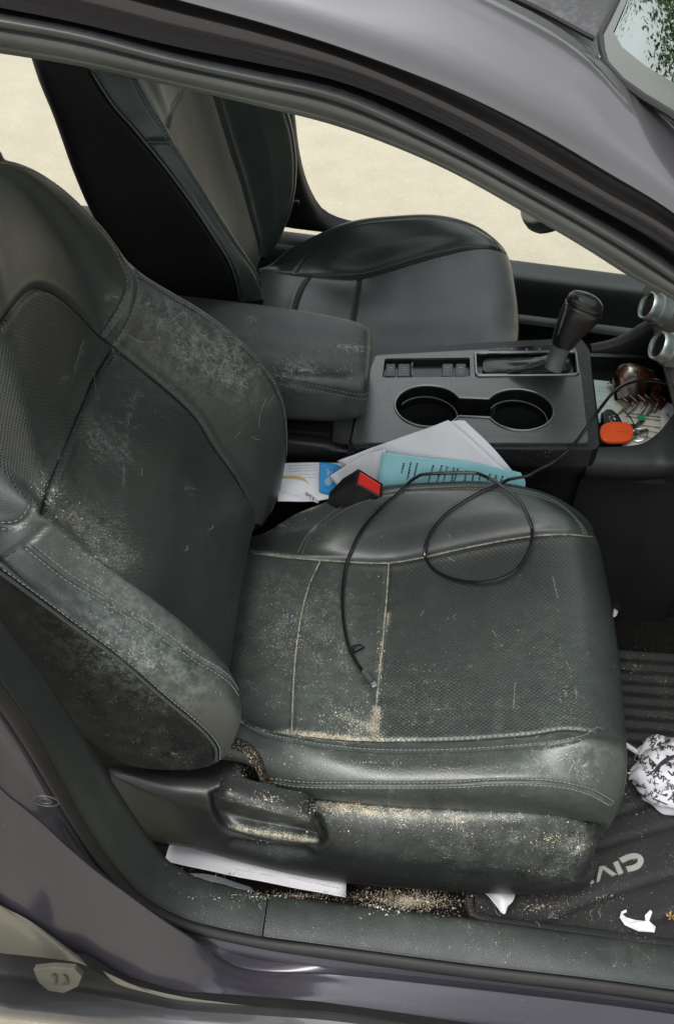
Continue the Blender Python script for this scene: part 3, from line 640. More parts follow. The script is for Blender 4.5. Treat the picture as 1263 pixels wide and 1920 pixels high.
def build_shell():
    a = Acc(); 
    G = loft([arc(c, 180) for c in (A_, (A_*2+R1)/3+np.array([0,-.004,.006]), R1+np.array([0,0,.004]), (R1+R2r)/2+np.array([0,.002,.006]), R2r)], 180, 8, by='arc'); a.grid(G)
    # roof panel: from the gutter over to the far side, header curved forward in the middle
    rail = arc(np.array([(-1.5,-.48,1.28),(-1.1,-.50,1.34),(-.6,-.50,1.365)]+[tuple(p) for p in R2[2:8]]), 60); rows = []
    for t in np.linspace(-1, 1, 41):
        k = 1-t*t; r = rail.copy(); s = np.linspace(0, 1, 60)**4
        r[:, 1] = rail[:, 1]*(-t) if False else rail[:, 1]*(-1)*t; r[:, 2] += .035*k; r[:, 0] += .085*k*s; rows.append(r)
    G2 = np.array(rows[::-1]); G2[0] = rail; a.grid(G2)
    far = G.copy(); far[..., 1] *= -1; a.grid(far)
    roof = a.build('roof', [M['paint']], car, smooth=True); 
    h = Acc(); H = G2.copy(); H[..., 2] -= .028; h.grid(H); H2 = G[::3].copy(); H2[..., 2] -= .03; H2[..., 1] += .03; 
    h.build('headliner', [simple('headliner cloth', (.36, .36, .345), .95, bump=(500, .5))], roof, smooth=True)
    g = Acc(); g.tube(arc(R2[:8]+np.array([0, .0, .001]), 90), .0016, 6); g.build('roof_moulding', [M['rubber_dark']], roof, smooth=True)
    return rail, G2
rail, ROOF = build_shell()
def frame_top():
    a = Acc(); z = np.array([0, 0, 1.])
    cs = [A_, A_+np.array([0, .006, -.003]), (A_+B_)/2+np.array([0, .010, 0]), B_+np.array([0, .004, 0]), B_]
    a.grid(loft([arc(c, 180) for c in cs], 180, 4), 1)
    a.grid(loft([arc(c, 180) for c in (B_, (B_*2+C_)/3+np.array([0, -.002, 0]), (B_+C_*2)/3, C_)], 180, 6), 0)
    a.grid(loft([arc(c, 180) for c in (C_, C_+np.array([0, .020, -.001]), D_+np.array([0, .020, .002]), D_)], 180, 5), 1)
    # far side, mirrored
    m = Acc(); 
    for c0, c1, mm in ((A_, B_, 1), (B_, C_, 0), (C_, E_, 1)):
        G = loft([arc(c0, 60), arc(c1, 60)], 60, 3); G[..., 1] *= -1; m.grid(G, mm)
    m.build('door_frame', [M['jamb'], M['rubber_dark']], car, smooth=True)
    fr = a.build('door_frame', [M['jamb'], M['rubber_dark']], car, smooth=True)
    s = Acc(); def_ = lambda t, o: D_*(1-t)+E_*t+np.array([0, -o, o*.3])
    cs = [D_+np.array([0, .012, 0]), def_(0, 0), def_(.10, .006), def_(.22, .006), def_(.30, .001), def_(.38, .007), def_(.55, .011), def_(.72, .009), def_(.80, .003), def_(.86, .004), def_(.95, .003), E_, E_+np.array([0, .014, .0]), E_+np.array([0, .05, .012]), E_+np.array([0, .07, .03])]
    s.grid(loft([arc(c, 160) for c in cs], 160, 4)); s.build('weatherstrip', [M['rubber']], fr, smooth=True)
frame_top()
def windshield():
    L = np.array([tuple(R2[7]+np.array([.004, .004, 0])), tuple(R2[8]), tuple(R2[9]), tuple(R2[10]), tuple(R2[11]), tuple(R2[12]), (.95, -.70, 1.03), (1.25, -.72, .93)]); L = arc(L, 60)
    def sheet(t0, t1, s0, s1, dz=0, n=30, m=50):
        rows = []
        for t in np.linspace(t0, t1, n):
            k = 1-t*t; i = np.linspace(s0*59, s1*59, m); P = np.stack([np.interp(i, range(60), L[:, q]) for q in range(3)], 1)
            r = P.copy(); r[:, 1] = P[:, 1]*(-t); s = i/59; r[:, 0] += k*(.085+.06*s); r[:, 2] += k*(.035+.01*s)+dz; rows.append(r)
        return np.array(rows)
    b = NB('windshield glass'); t = b.t; t.nodes.remove(b.b); o = t.nodes['Material Output']; mx = b.n('ShaderNodeMixShader'); tr = b.n('ShaderNodeBsdfTransparent'); gl = b.n('ShaderNodeBsdfGlossy'); gl.inputs['Roughness'].default_value = .01; gl.inputs[0].default_value = rgb(.47, .51, .48)
    tr.inputs[0].default_value = rgb(.72, .80, .76); fr = b.n('ShaderNodeFresnel'); fr.inputs[0].default_value = 1.6; b.l(fr.outputs[0], mx.inputs[0]); b.l(tr.outputs[0], mx.inputs[1]); b.l(gl.outputs[0], mx.inputs[2]); b.l(mx.outputs[0], o.inputs[0])
    gm = sheet(-1, 1, 0, 1); w = mesh('windshield', gm.reshape(-1, 3), grid_faces(*gm.shape[:2]), b.m, car)
    a = Acc(); fm = simple('printed glass border', (.085, .093, .080), .3, coat=.3, var=.05)
    a.grid(sheet(-1, -.945, 0, 1, .0015, 5)); a.grid(sheet(.945, 1, 0, 1, .0015, 5)); a.grid(sheet(-.945, .945, 0, .023, .0015, 30, 8)); a.build('glass_border', [fm], w, smooth=True)
    g = Acc(); g.tube(L[:40]+np.array([0, -.001, .002]), .0022, 6); g.tube(sheet(-1, 1, 0, 0, .002, 40, 2)[:, 0], .0018, 6); g.build('glass_seal', [M['rubber_dark']], w, smooth=True)
windshield()

I0 = [(-330,640),(-200,850),(-90,1030),(0,1168),(76,1264),(152,1378),(210,1470),(268,1557),(309,1610),(350,1637),(400,1656),(502,1679),(620,1694),(875,1723),(1027,1744),(1263,1776),(1450,1800),(1700,1835)]
I1 = [(-330,760),(-200,970),(-90,1140),(0,1274),(50,1345),(100,1434),(150,1525),(203,1606),(263,1674),(310,1705),(360,1727),(491,1757),(620,1774),(875,1808),(1129,1838),(1263,1857),(1450,1882),(1700,1917)]
I2 = [(-330,810),(-200,1022),(-90,1195),(0,1332),(45,1400),(90,1475),(138,1555),(190,1632),(252,1696),(300,1727),(352,1748),(491,1780),(620,1800),(875,1834),(1129,1865),(1263,1884),(1450,1909),(1700,1944)]
I3 = [(-330,950),(-200,1170),(-90,1350),(0,1478),(45,1516),(80,1545),(125,1587),(175,1630),(245,1682),(300,1722),(352,1756),(491,1796),(620,1818),(875,1852),(1129,1883),(1263,1902),(1450,1928),(1700,1963)]
I4 = [(-330,1360),(-200,1500),(-90,1610),(0,1691),(40,1712),(76,1734),(115,1766),(147,1798),(228,1841),(280,1856),(330,1868),(456,1879),(620,1892),(798,1916),(1000,1945),(1263,1982),(1450,2010),(1700,2045)]
I3[11:16] = [(456,1817),(640,1829),(875,1854),(1129,1884),(1263,1902)]
def yv(l, xs, ys): return Yc([(a, b, float(np.interp(a, xs, ys))) for a, b in l])
c0, c1, c2 = yb(I0, -.645), yb(I1, -.692), yb(I2, -.705); c3 = yv(I3, [0, 300, 450], [-.730, -.727, -.7165]); c4 = yv(I4, [0, 300, 600], [-.770, -.762, -.748])
def lower_body():
    a = Acc(); 
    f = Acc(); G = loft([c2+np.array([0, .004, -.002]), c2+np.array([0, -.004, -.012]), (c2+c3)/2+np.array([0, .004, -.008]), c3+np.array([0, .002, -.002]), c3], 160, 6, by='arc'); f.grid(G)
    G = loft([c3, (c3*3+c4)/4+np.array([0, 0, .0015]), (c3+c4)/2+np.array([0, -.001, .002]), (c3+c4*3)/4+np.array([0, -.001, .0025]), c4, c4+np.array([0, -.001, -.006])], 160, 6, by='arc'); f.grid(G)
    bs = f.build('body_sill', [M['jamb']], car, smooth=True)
    # rubber bead
    w = Acc(); w.grid(loft([c1+np.array([0, .004, -.006]), c1+np.array([0, -.001, .001]), (c1*3+c2)/4+np.array([0, 0, .007]), (c1+c2)/2+np.array([0, -.001, .008]), (c1+c2*3)/4+np.array([0, -.002, .005]), c2+np.array([0, 0, .001]), c2+np.array([0, .003, -.006])], 160, 5, by='arc')); w.build('weatherstrip', [M['rubber_dark']], bs, smooth=True)
    # outer skin below
    o0 = yv([(x, y+5) for x, y in I4], [0, 300, 600], [-.775, -.766, -.750])
    o1 = yv([(-330,1690),(-200,1740),(-90,1768),(0,1787),(40,1791),(76,1795),(115,1800),(150,1806),(228,1848),(280,1862),(330,1874),(456,1885),(620,1898),(798,1922),(1000,1951),(1263,1989),(1450,2017),(1700,2052)], [0, 300, 600], [-.790, -.770, -.755])
    o2 = yv([(-330,1770),(-200,1795),(-90,1820),(0,1838),(40,1843),(80,1850),(120,1856),(152,1861),(228,1874),(280,1884),(330,1893),(456,1902),(620,1914),(798,1938),(1000,1967),(1263,2005),(1450,2033),(1700,2068)], [0, 300, 600], [-.802, -.775, -.762])
    o3 = yv([(-330,1830),(-200,1850),(-90,1872),(0,1889),(40,1893),(80,1898),(120,1903),(152,1908),(228,1920),(280,1930),(330,1938),(456,1950),(620,1970),(798,1990),(1000,2015),(1263,2055),(1450,2080),(1700,2115)], [0, 300, 600], [-.835, -.795, -.785])
    s = Acc(); s.grid(loft([o0, o1], 120, 8, by='arc'), 1); s.grid(loft([o1, o1+np.array([0, .012, -.006]), o2+np.array([0, .008, 0]), o2], 120, 5, by='arc'), 2); s.grid(loft([o2, (o2+o3)/2+np.array([0, -.002, .006]), o3, o3+np.array([0, .0, -.03]), o3+np.array([0, .06, -.16])], 120, 6, by='arc'), 0)
    dp = simple('olive grey paint', (.125, .12, .097), .38, .1, var=.1, vs=4, coat=.5, dust=.2)  # base colour shifted to olive grey, dust specks over it
    sk = s.build('outer_skin', [M['paint'], dp, M['rubber_dark']], car, smooth=True)
    # rubber plug
    p = Yc([(x, y) for x, y in [(63,1818),(100,1814),(140,1817),(154,1832),(146,1850),(120,1862),(92,1858),(72,1842)]], -.806); g = Acc(); g.prism(p, [0, .006, -.003]); q = Yc([(96,1832),(104,1828),(104,1846),(118,1828),(124,1832),(126,1845),(116,1848)], -.8075)
    g.tube(q[:3], .0012, 5, 1); g.tube(q[3:], .0012, 5, 1); g.build('plug', [simple('olive plug rubber', (.075, .075, .06), .65, dust=.1), simple('olive mark', (.045, .045, .036), .6)], sk, bevel=.001)
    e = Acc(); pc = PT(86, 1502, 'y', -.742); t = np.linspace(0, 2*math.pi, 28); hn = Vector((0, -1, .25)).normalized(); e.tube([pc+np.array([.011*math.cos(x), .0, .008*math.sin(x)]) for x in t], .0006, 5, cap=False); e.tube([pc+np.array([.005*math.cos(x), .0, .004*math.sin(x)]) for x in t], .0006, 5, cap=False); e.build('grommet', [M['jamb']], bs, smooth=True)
lower_body()
def near_trim():
    # split where the pillar trim meets the sill trim
    i = 11
    def piece(name, sl, ext=0):
        a, b = c0[sl].copy(), c1[sl].copy()
        cs = [a+np.array([0, .015, -.075]), a+np.array([0, .006, -.012]), a+np.array([0, .0015, -.003]), a+np.array([0, -.003, .0]), (a*2+b)/3+np.array([0, 0, .003]), (a+b*2)/3+np.array([0, 0, .003]), b+np.array([0, .003, .001]), b, b+np.array([0, .002, -.006])]
        G = loft([arc(c, 140) for c in cs], 140, 4); F = grid_faces(*G.shape[:2]); V = G.reshape(-1, 3); b_ = bvh_of(V, F)
        bl = [(430,1700,.05,.4),(600,1730,.05,.3),(900,1770,.06,.35),(1100,1800,.06,.35),(750,1750,.05,.3),(350,1650,.04,.3),(1190,1790,.03,.5),(200,1480,.04,.25)]
        d = paint_dust(V, b_, bl, [], .14); return mesh(name, V, F, [M['trim']], car, attrs={'dust': d})
    t1 = piece('pillar_trim', slice(0, i+1)); t2 = piece('sill_trim', slice(i, None)); t2.location = (.0015, 0, .0008)
near_trim()
def front_and_rear():
    # bonnet and nose ahead of the windshield, tail behind the rear bench, near rear door: they close the cabin against ground light
    x = np.linspace(1.22, 2.35, 30); rows = []
    for t in np.linspace(-1, 1, 25):
        rows.append([(xx, .80*t*(1-.05*((xx-1.22)/1.13)**2), .945-.13*((xx-1.22)/1.13)**1.6+.05*(1-t*t)-.06*abs(t)**6) for xx in x])
    h = Acc(); h.grid(np.array(rows)); h.build('bonnet', [M['paint']], car, smooth=True)
    n = Acc(); n.box((1.80, 0, .50), ((.50, 0, 0), (0, .77, 0), (0, 0, .30))); n.build('front_body', [M['paint']], car, bevel=.08, seg=4)
    n = Acc(); n.box((-1.95, 0, .60), ((.45, 0, 0), (0, .76, 0), (0, 0, .38))); n.build('tail_body', [M['paint']], car, bevel=.10, seg=4)
    d = Acc(); d.box((-.86, -.775, .62), ((.42, 0, 0), (0, .030, 0), (0, 0, .30))); o = d.build('rear_door', [M['paint']], car, bevel=.02, seg=3)
    k = Acc(); k.box((-1.10, -.815, .86), ((.07, 0, 0), (0, .010, 0), (0, 0, .012))); k.build('handle', [M['paint']], o, bevel=.006)
front_and_rear()
# ------------------------------------------------------------------ floor and far side
def floor():
    xs = np.linspace(-1.3, 1.5, 120); ys = np.linspace(-.655, .74, 80)
    V = [(x, y, .262+.002*math.sin(x*23+y*11)+.0015*math.sin(y*61+x*37)) for y in ys for x in xs]
    o = mesh('floor_carpet', V, grid_faces(80, 120), [M['floor']], car)
    a = Acc(); a.box((.4, .0, .20), ((1.9, 0, 0), (0, .70, 0), (0, 0, .03))); a.box((1.55, 0, .55), ((.02, 0, 0), (0, .7, 0), (0, 0, .33))); a.build('floor_pan', [M['plastic_far']], car)
    a = Acc(); a.box((-1.2, 0, .50), ((.20, 0, 0), (0, .60, 0), (0, 0, .22))); a.build('rear_bench', [M['side_clean']], car, bevel=.04, seg=4)
floor()
def far_side():
    a = Acc(); e1 = np.array([PT(970, 489, 'y', .765), PT(1190, 517, 'y', .765)]); d = (e1[1]-e1[0]); d /= np.linalg.norm(d); 
    def line(p, y, z0=0): return np.array([p+d*s for s in (-1.6, -.6, 0, .3, .8)])*np.array([1, 0, 1])+np.array([0, y, z0])
    p = e1[0]; cs = [line(p, .775, -.015), line(p, .765), line(p, .735, .003), line(p, .712, -.001), line(p, .704, -.010), line(p, .700, -.10), line(p, .70, -.16)]
    a.grid(loft(cs, 40, 4)); st = a.build('far_sill_trim', [M['trim']], car, smooth=True); st.name = 'sill_trim'
    b = Acc(); cs = [line(p, .775, -.015), line(p, .80, -.02), line(p, .84, -.05), line(p, .85, -.2)]; b.grid(loft(cs, 40, 4)); b.build('body_sill', [M['paint']], car, smooth=True)
    c = Acc(); c.grid(loft([line(p, .694, -.085), line(p, .688, -.080), line(p, .680, -.086), line(p, .678, -.096)], 30, 4)); c.build('sill_edge', [M['rubber']], st, smooth=True)
    # pillar between the far doors
    fe = Yc([(520,60),(540,160),(549,230),(556,290),(568,345),(585,385),(603,410),(640,428),(720,440)], .725)
    fe = np.vstack([[-.16, .60, 1.28], [-.10, .66, 1.05], fe])
    re = fe+np.array([-.15, .005, 0]); o = Acc(); o.grid(loft([arc(c, 50) for c in (fe+np.array([.0, .04, 0]), fe, fe+np.array([-.012, -.008, 0]), (fe+re)/2+np.array([0, -.012, 0]), re, re+np.array([0, .05, 0]))], 50, 5)); o.build('pillar_trim', [M['side_clean']], car, smooth=True)
    # belt anchor
    k = Acc(); q = PT(552, 388, 'y', .70); k.box(q, ((.008, 0, 0), (0, .006, 0), (.002, 0, .016))); k.box(q+np.array([-.006, .01, -.015]), ((.012, 0, 0), (0, .008, 0), (0, 0, .03))); k.build('belt_anchor', [M['black_gloss']], car, bevel=.003)
far_side()
def wheel():
    b = PT(988, 398, 'y', .37); up = np.array([.38, 0, .925]); c = b+up*.182; r = .175; a = Acc(); t = np.linspace(0, 2*math.pi, 61); side = np.array([0, 1., 0])
    a.tube([c+r*(math.cos(x)*-up+math.sin(x)*side) for x in t], .0155, 12, cap=False); w = a.build('steering_wheel', [M['leather_clean']], car, smooth=True)
    h = Acc(); ax = np.cross(up, side); h.tube([c-ax*.0, c-ax*.03], [.06, .05], 20); h.tube([c, c+side*r], .014, 8, sq=(1, .5)); h.tube([c, c-side*r], .014, 8, sq=(1, .5)); h.build('hub', [M['plastic_far']], w, smooth=True)
wheel()

# ------------------------------------------------------------------ centre console
def cz(px): return .608+.00004*(px-650)
def CZ(l, dz=0):
    out = []
    for x, y in l:
        d = ray(x, y); t = (.6023+dz+.0514*CP[0]-CP[2])/(d[2]-.0514*d[0]); out.append(CP+d*t)
    return np.array(out)
from mathutils.geometry import tessellate_polygon
def plate(acc, outer, holes, thick, m=0, mw=0):
    rings = [outer]+holes; tri = tessellate_polygon([[Vector(p) for p in r] for r in rings]); V = [tuple(p) for r in rings for p in r]
    acc.add(V, [tuple(t) for t in tri], m)
    for r in rings: 
        n = len(r); r = np.asarray(r); acc.add(np.vstack([r, r+np.array([0, 0, -thick])]), [(i, (i+1) % n, n+(i+1) % n, n+i) for i in range(n)], mw)
def rrect(P, r, n=5):
    """rounded corners on a flat polygon"""
    P = np.asarray(P, float); k = len(P); out = []
    for i in range(k):
        a, b, c = P[i-1], P[i], P[(i+1) % k]; u = (a-b)/np.linalg.norm(a-b); v = (c-b)/np.linalg.norm(c-b)
        for t in np.linspace(0, 1, n): out.append(b+u*r*(1-t)**2+v*r*t**2)
    return np.array(out)
def console():
    a = Acc()
    # body
    near = -.088
    prof = [(-.55, .60), (.09, .60), (.11, .592), (.48, .602)]
    body = []
    side_top = np.array([(-.6, near, .585), (.08, near, .585), (.105, near, .578), (.47, near-.006, .600), (.62, near-.010, .605), (1.0, near-.01, .66)])
    far_top = side_top*np.array([1, -1, 1])+np.array([0, .045, .0]); 
    dn = np.array([0, 0, 1])
    G = loft([np.column_stack([side_top[:, 0], side_top[:, 1]+.022, np.full(6, .262)]), np.column_stack([side_top[:, 0], side_top[:, 1]+.020, side_top[:, 2]-.05]), side_top+np.array([0, .018, -.034]), side_top+np.array([0, .014, -.031]), side_top+np.array([0, .0, -.028]), side_top+np.array([0, -.002, -.010]), side_top, side_top+np.array([0, .012, .002])], 80, 3)
    a.grid(G)
    Gf = loft([far_top+np.array([0, -.012, .012]), far_top+np.array([0, 0, .010]), far_top+np.array([0, .01, -.02]), np.column_stack([far_top[:, 0], far_top[:, 1]+.02, np.full(6, .262)])], 60, 4); a.grid(Gf)
    # fill under the plate (behind holes) and behind the tray
    a.box((-.20, .012, .44), ((.29, 0, 0), (0, .085, 0), (0, 0, .155)))
    a.box((.29, .02, .38), ((.20, 0, 0), (0, .085, 0), (0, 0, .14)))
    # dark border frame round the plate
    outer = CZ([(650,840),(660,800),(686,662),(900,642),(1088,634),(1104,656),(1122,838),(1112,844)], -.003)
    inner = CZ([(660,826),(676,795),(700,674),(890,664),(1074,652),(1084,700),(1100,826)], -.003)
    cups = cup_outline()
    b1 = rrect(CZ([(716,709),(721,673),(880,671),(881,707)], 0), .004); b2 = rrect(CZ([(892,706),(890,664),(1078,661),(1083,704)], 0), .006)
    fo = rrect(outer, .010); plate(a, list(fo), [list(c+np.array([0, 0, -.003])) for c in (cups[::1], b1, b2)], .03, 1, 1)
    body = a.build('centre_console', [M['plastic'], M['plastic']], car, smooth=True)
    p = Acc(); po = rrect(CZ([(658,830),(664,800),(690,705),(704,666),(890,656),(1078,650),(1088,700),(1102,830)], .0008), .006)
    plate(p, list(po), [list(c+np.array([0, 0, .0008])) for c in (cups, b1, b2)], .0035); tp = p.build('top_panel', [M['console']], body)
    # cup well
    w = Acc(); n = len(cups); lo = cups+np.array([0, 0, -.075]); cc = cups.mean(0)
    w.add(np.vstack([cups+np.array([0, 0, -.001]), lo]), [(i, (i+1) % n, n+(i+1) % n, n+i) for i in range(n)])
    tri = tessellate_polygon([[Vector(q) for q in lo]]); w.add([tuple(q) for q in lo], [tuple(t) for t in tri])
    for (px, py), s in (((838,748),1),((922,765),-1)):
        q = PT(px, py, 'z', .585); w.box(q, ((.0045, .005*s, 0), (-.003*s, .014, 0), (0, 0, .016)), 1)
    well = w.build('cup_holder', [simple('cup holder liner', (.018, .019, .019), .3), simple('rubber cup grip', (.05, .052, .052), .5)], body, smooth=True)
    r = Acc(); r.tube(np.vstack([cups, cups[:1]])+np.array([0, 0, .0016]), .0014, 6, cap=False); r.build('rim', [M['console_rim']], well, smooth=True)
    for c, rad in CUPS:
        r = Acc()
        t = np.linspace(.5, 2*math.pi-.5, 60)+(0 if c[0] < .2 else math.pi); rr = rad*.90
        r.tube([c+np.array([rr*math.cos(x), rr*math.sin(x), -.016]) for x in t], .0011, 5)
        r.build('liner_edge', [M['rubber']], well, smooth=True)
    # button strip
    wl = Acc(); wl.prism(b1+np.array([0, 0, -.009]), [0, 0, -.002]); wl.build('button_well', [M['black_gloss']], body)
    def Bx(name, x0, x1, y0, y1, mat, dz=-.004, h=.006, par=body): 
        q = rrect(CZ([(x0, y1), (x0+(y1-y0)*.06, y0), (x1+(y1-y0)*.03, y0), (x1, y1)], dz), .002); c = Acc(); c.prism(q, [0, 0, -h]); return c.build(name, [mat], par, bevel=.0006)
    bt = simple('button plastic', (.095, .098, .098), .4)
    lam = M['letter']
    for x0, x1 in ((722, 740), (745, 767), (828, 848), (853, 872)):
        o = Bx('button', x0, x1, 682, 705, bt); g = Acc(); 
        x = (x0+x1)/2+1
        for (ax, ay, bx, by) in ((-3,-5,3,-5),(-3,-1,3,-1),(-2,3,2,4)): g.tube(CZ([(x+ax, 694+ay), (x+bx, 694+by)], -.0035), .0004, 4)
        g.build('symbol', [simple('white symbol', (.6, .6, .6), .6)], o)
    Bx('divider', 769, 772, 680, 706, M['chrome'], -.002)
    # glossy gear indicator
    q = rrect(CZ([(912,663),(918,653),(1030,647),(1050,650),(1052,658)], .0025), .003); g = Acc(); g.prism(q, [0, 0, -.004]); gi = g.build('gear_indicator', [M['black_gloss']], body)
    lt = Acc(); gb = bvh_obj(gi)
    for ch, x in (('P', 932), ('R', 958), ('N', 984), ('D', 1008)): write(lt, ch, gb, (x, 658), (6, -.3), (.3, -6), .0006)
    lt.build('gear_letters', [M['ink_pale']], gi)
    g = Acc(); f = Acc(); f.tube(np.vstack([b2, b2[:1]])+np.array([0, 0, .002]), .0021, 6, cap=False); f.build('shifter_surround', [M['console_rim']], body, smooth=True)
    return body
CUPS = []
def cup_outline():
    c1, c2 = CZ([(803, 762), (973, 769)]); r1 = np.linalg.norm(PT(866,762,'z',cz(803))-PT(741,762,'z',cz(803)))/2; r2 = np.linalg.norm(PT(1035,769,'z',cz(973))-PT(911,769,'z',cz(973)))/2
    CUPS[:] = [(c1, r1), (c2, r2)]; hw = .021; out = []
    d = c2-c1; ang = math.atan2(d[1], d[0]); a1 = math.asin(hw/r1); a2 = math.asin(hw/r2)
    for t in np.linspace(ang+a1, ang+2*math.pi-a1, 40): out.append(c1+np.array([r1*math.cos(t), r1*math.sin(t), 0]))
    for t in np.linspace(ang+math.pi+a2, ang+3*math.pi-a2, 40): out.append(c2+np.array([r2*math.cos(t), r2*math.sin(t), 0]))
    out = np.array(out); out[:, 2] = .6023+.0514*out[:, 0]; return out
con = console()
def armrest():
    secs = []
    for x, yn, yf, zt, zb, s in ((-.36,-.078,.125,.690,.612,1),(-.2,-.076,.122,.690,.609,1),(-.05,-.073,.110,.690,.603,1),(.06,-.070,.095,.689,.600,1),(.116,-.067,.082,.686,.604,1),(.133,-.062,.074,.680,.614,1),(.139,-.050,.062,.670,.628,1),(.140,-.02,.02,.655,.645,1)):
        cy, cz_, hy, hz = (yn+yf)/2, (zt+zb)/2, (yf-yn)/2, (zt-zb)/2; ring = []
        for k in range(64):
            t = 2*math.pi*k/64+math.pi/64; c, q = math.cos(t), math.sin(t); e = .28; ring.append((x, cy+hy*abs(c)**e*math.copysign(1, c), cz_+hz*abs(q)**.42*math.copysign(1, q)))
        secs.append(ring)
    C = np.array(secs)      # [x][ring]
    G = np.stack([interp(C[:, j], 140) for j in range(64)], 0)
    F = grid_faces(64, 140, True); V = G.reshape(-1, 3).copy(); N = outward(G, normals(G, True), V.mean(0)).reshape(-1, 3); b = bvh_of(V, F)
    seam = [(500,712),(560,722),(620,733),(672,743),(688,742),(694,730)]; P, n = on(b, seam, n=60); D = seg_dist(V, P); V -= N*(.003*np.exp(-(D/.003)**2))[:, None]
    d = paint_dust(V, b, [(560,680,.03,.3),(640,650,.04,.3)], [], .04)
    fm = paint_dust(V, b, [(560,680,.03,1.0),(590,690,.02,.9),(640,650,.03,.9),(660,655,.02,1.4),(470,595,.012,1.6),(530,700,.04,.7),(600,640,.05,.35),(680,700,.03,.6)], [([(635,648),(655,652),(672,656)], .006, 2.4), ([(520,680),(535,690),(560,700)], .004, 1.2), ([(620,690),(640,700),(650,690)], .003, 1.2)], .03)
    o = mesh('armrest', V, F, [M['leather'], M['thread']], con, attrs={'dust': d, 'film': fm}); acc = Acc(); T = np.gradient(P, axis=0); T /= np.linalg.norm(T, axis=1, keepdims=True); s = np.cross(T, n)
    for k in (1, -1): stitch(acc, P+s*.0035*k+n*.0004, n, 1)
    join_into(o, acc)
armrest()
def gear():
    a = Acc()
    # leather boot
    base = CZ([(905,700),(905,672),(1068,668),(1072,700)], -.004); top = PT(1042, 672, 'y', .045); n = 40; rings = []
    bb = arc(np.vstack([rrect(base, .012), rrect(base, .012)[:1]]), n+1)[:-1]; c = bb.mean(0)
    for t, wob in ((0, 0), (.12, 1), (.3, 1.5), (.55, 1.6), (.8, 1), (1, 0)):
        rr = []
        for i, p in enumerate(bb):
            q = c+(p-c)*(1-t)**1.3*1.0; ctr = c+(top-c)*t**.8*np.array([1, 1, 1]); off = p-c; r = off*((1-t)**1.2*.97+.0); m = np.array([.012*math.cos(2*math.pi*i/n), .012*math.sin(2*math.pi*i/n), 0]); 
            dirn = off/np.linalg.norm(off); rad = dirn*.013; w = 1+.10*wob*math.sin(i*1.9+t*9)*(1-t)
            rr.append(p*(1-t)+(top+rad)*t+np.array([0, 0, -.006*math.sin(math.pi*t)])+dirn*(.0022*math.sin(i*1.7+t*11)+.0015*math.sin(i*.9-t*17))*math.sin(math.pi*min(1, t*1.1)) if t > 0 else p)
        rings.append(rr)
    G = loft([np.array(r+[r[0]]) for r in rings], 121, 8); 
    G[..., 2] = np.maximum(G[..., 2], base[0][2]-.003)
    boot = mesh('gear_lever', G.reshape(-1, 3), grid_faces(*G.shape[:2]), [M['leather_clean'], M['thread']], con)
    nrm = None; bb_ = bvh_obj(boot); P, nn = on(bb_, [(940,698),(975,690),(1005,682),(1028,672)], n=60); acc = Acc()
    if len(P) > 3:
        T = np.gradient(P, axis=0); s = np.cross(T/np.maximum(np.linalg.norm(T, axis=1, keepdims=True), 1e-9), nn); stitch(acc, P+s*.003, nn, 1); stitch(acc, P-s*.003, nn, 1); join_into(boot, acc)
    w = Acc(); w.prism(CZ([(893,705),(893,665),(1078,662),(1082,703)], -.010), [0, 0, -.003]); w.build('well', [M['black_gloss']], con)
    # collar and knob: rings along a leaning axis
    y = .045; pts = [(1036,690,.040),(1044,668,.046),(1052,648,.048),(1058,632,.049),(1068,612,.05),(1078,596,.051),(1088,582,.052),(1093,572,.053),(1096,561,.053),(1098,550,.053)]
    C = Yc(pts); ax = C[-4]-C[0]; ax /= np.linalg.norm(ax); u = np.array([1., 0, 0]); u -= ax*(u@ax); u /= np.linalg.norm(u); v = np.cross(ax, u)
    def ringset(name, rows, mat, par=boot, dx=0):
        R = []
        for (t, a_, b_, sh) in rows:
            k = np.interp(t, np.arange(len(C)), C[:, 0]), np.interp(t, np.arange(len(C)), C[:, 1]), np.interp(t, np.arange(len(C)), C[:, 2]); k = np.array(k)+u*sh
            R.append([k+u*a_*math.copysign(abs(math.cos(q))**.85, math.cos(q))+v*b_*math.copysign(abs(math.sin(q))**.85, math.sin(q)) for q in np.linspace(0, 2*math.pi, 33)])
        G = loft([np.array(r) for r in R], 65, 6); V = G.reshape(-1, 3); o = mesh(name, V, grid_faces(*G.shape[:2]), mat, par); return o
    ringset('collar', [(0, .0135, .0125, 0), (1, .013, .012, 0), (1.6, .0132, .0122, 0), (2.5, .0150, .0135, 0), (2.7, .0152, .0137, 0), (2.72, .014, .0125, 0)], M['rubber'])
    ringset('knob', [(2.0, .010, .010, 0), (2.05, .0145, .0135, 0), (2.8, .0175, .016, .001), (3.6, .0205, .018, .002), (4.6, .0240, .020, .003), (5.4, .0265, .0215, .003), (6.1, .0275, .022, .003), (6.6, .0272, .0218, .002), (6.8, .0262, .021, .002)], leather('knob leather', col=(.008, .0085, .009), dusty=False, rough=.32, grain=.12))
    ringset('knob_cap', [(6.75, .0250, .0200, .002), (6.9, .0262, .0208, .002), (7.4, .0258, .0204, .002), (8.0, .0235, .0184, .0018), (8.5, .0190, .0148, .0015), (8.8, .012, .0093, .001), (8.95, .0005, .0005, .001)], simple('satin black cap', (.012, .013, .013), .28))
    s = Acc(); q = C[3]+u*.0; s.tube([C[3]-u*.012-v*.010, C[4]-u*.016-v*.012, C[6]-u*.0235-v*.012, C[7]-u*.026-v*.011], .0016, 6); s.build('knob_trim', [M['chrome']], boot, smooth=True)
gear()
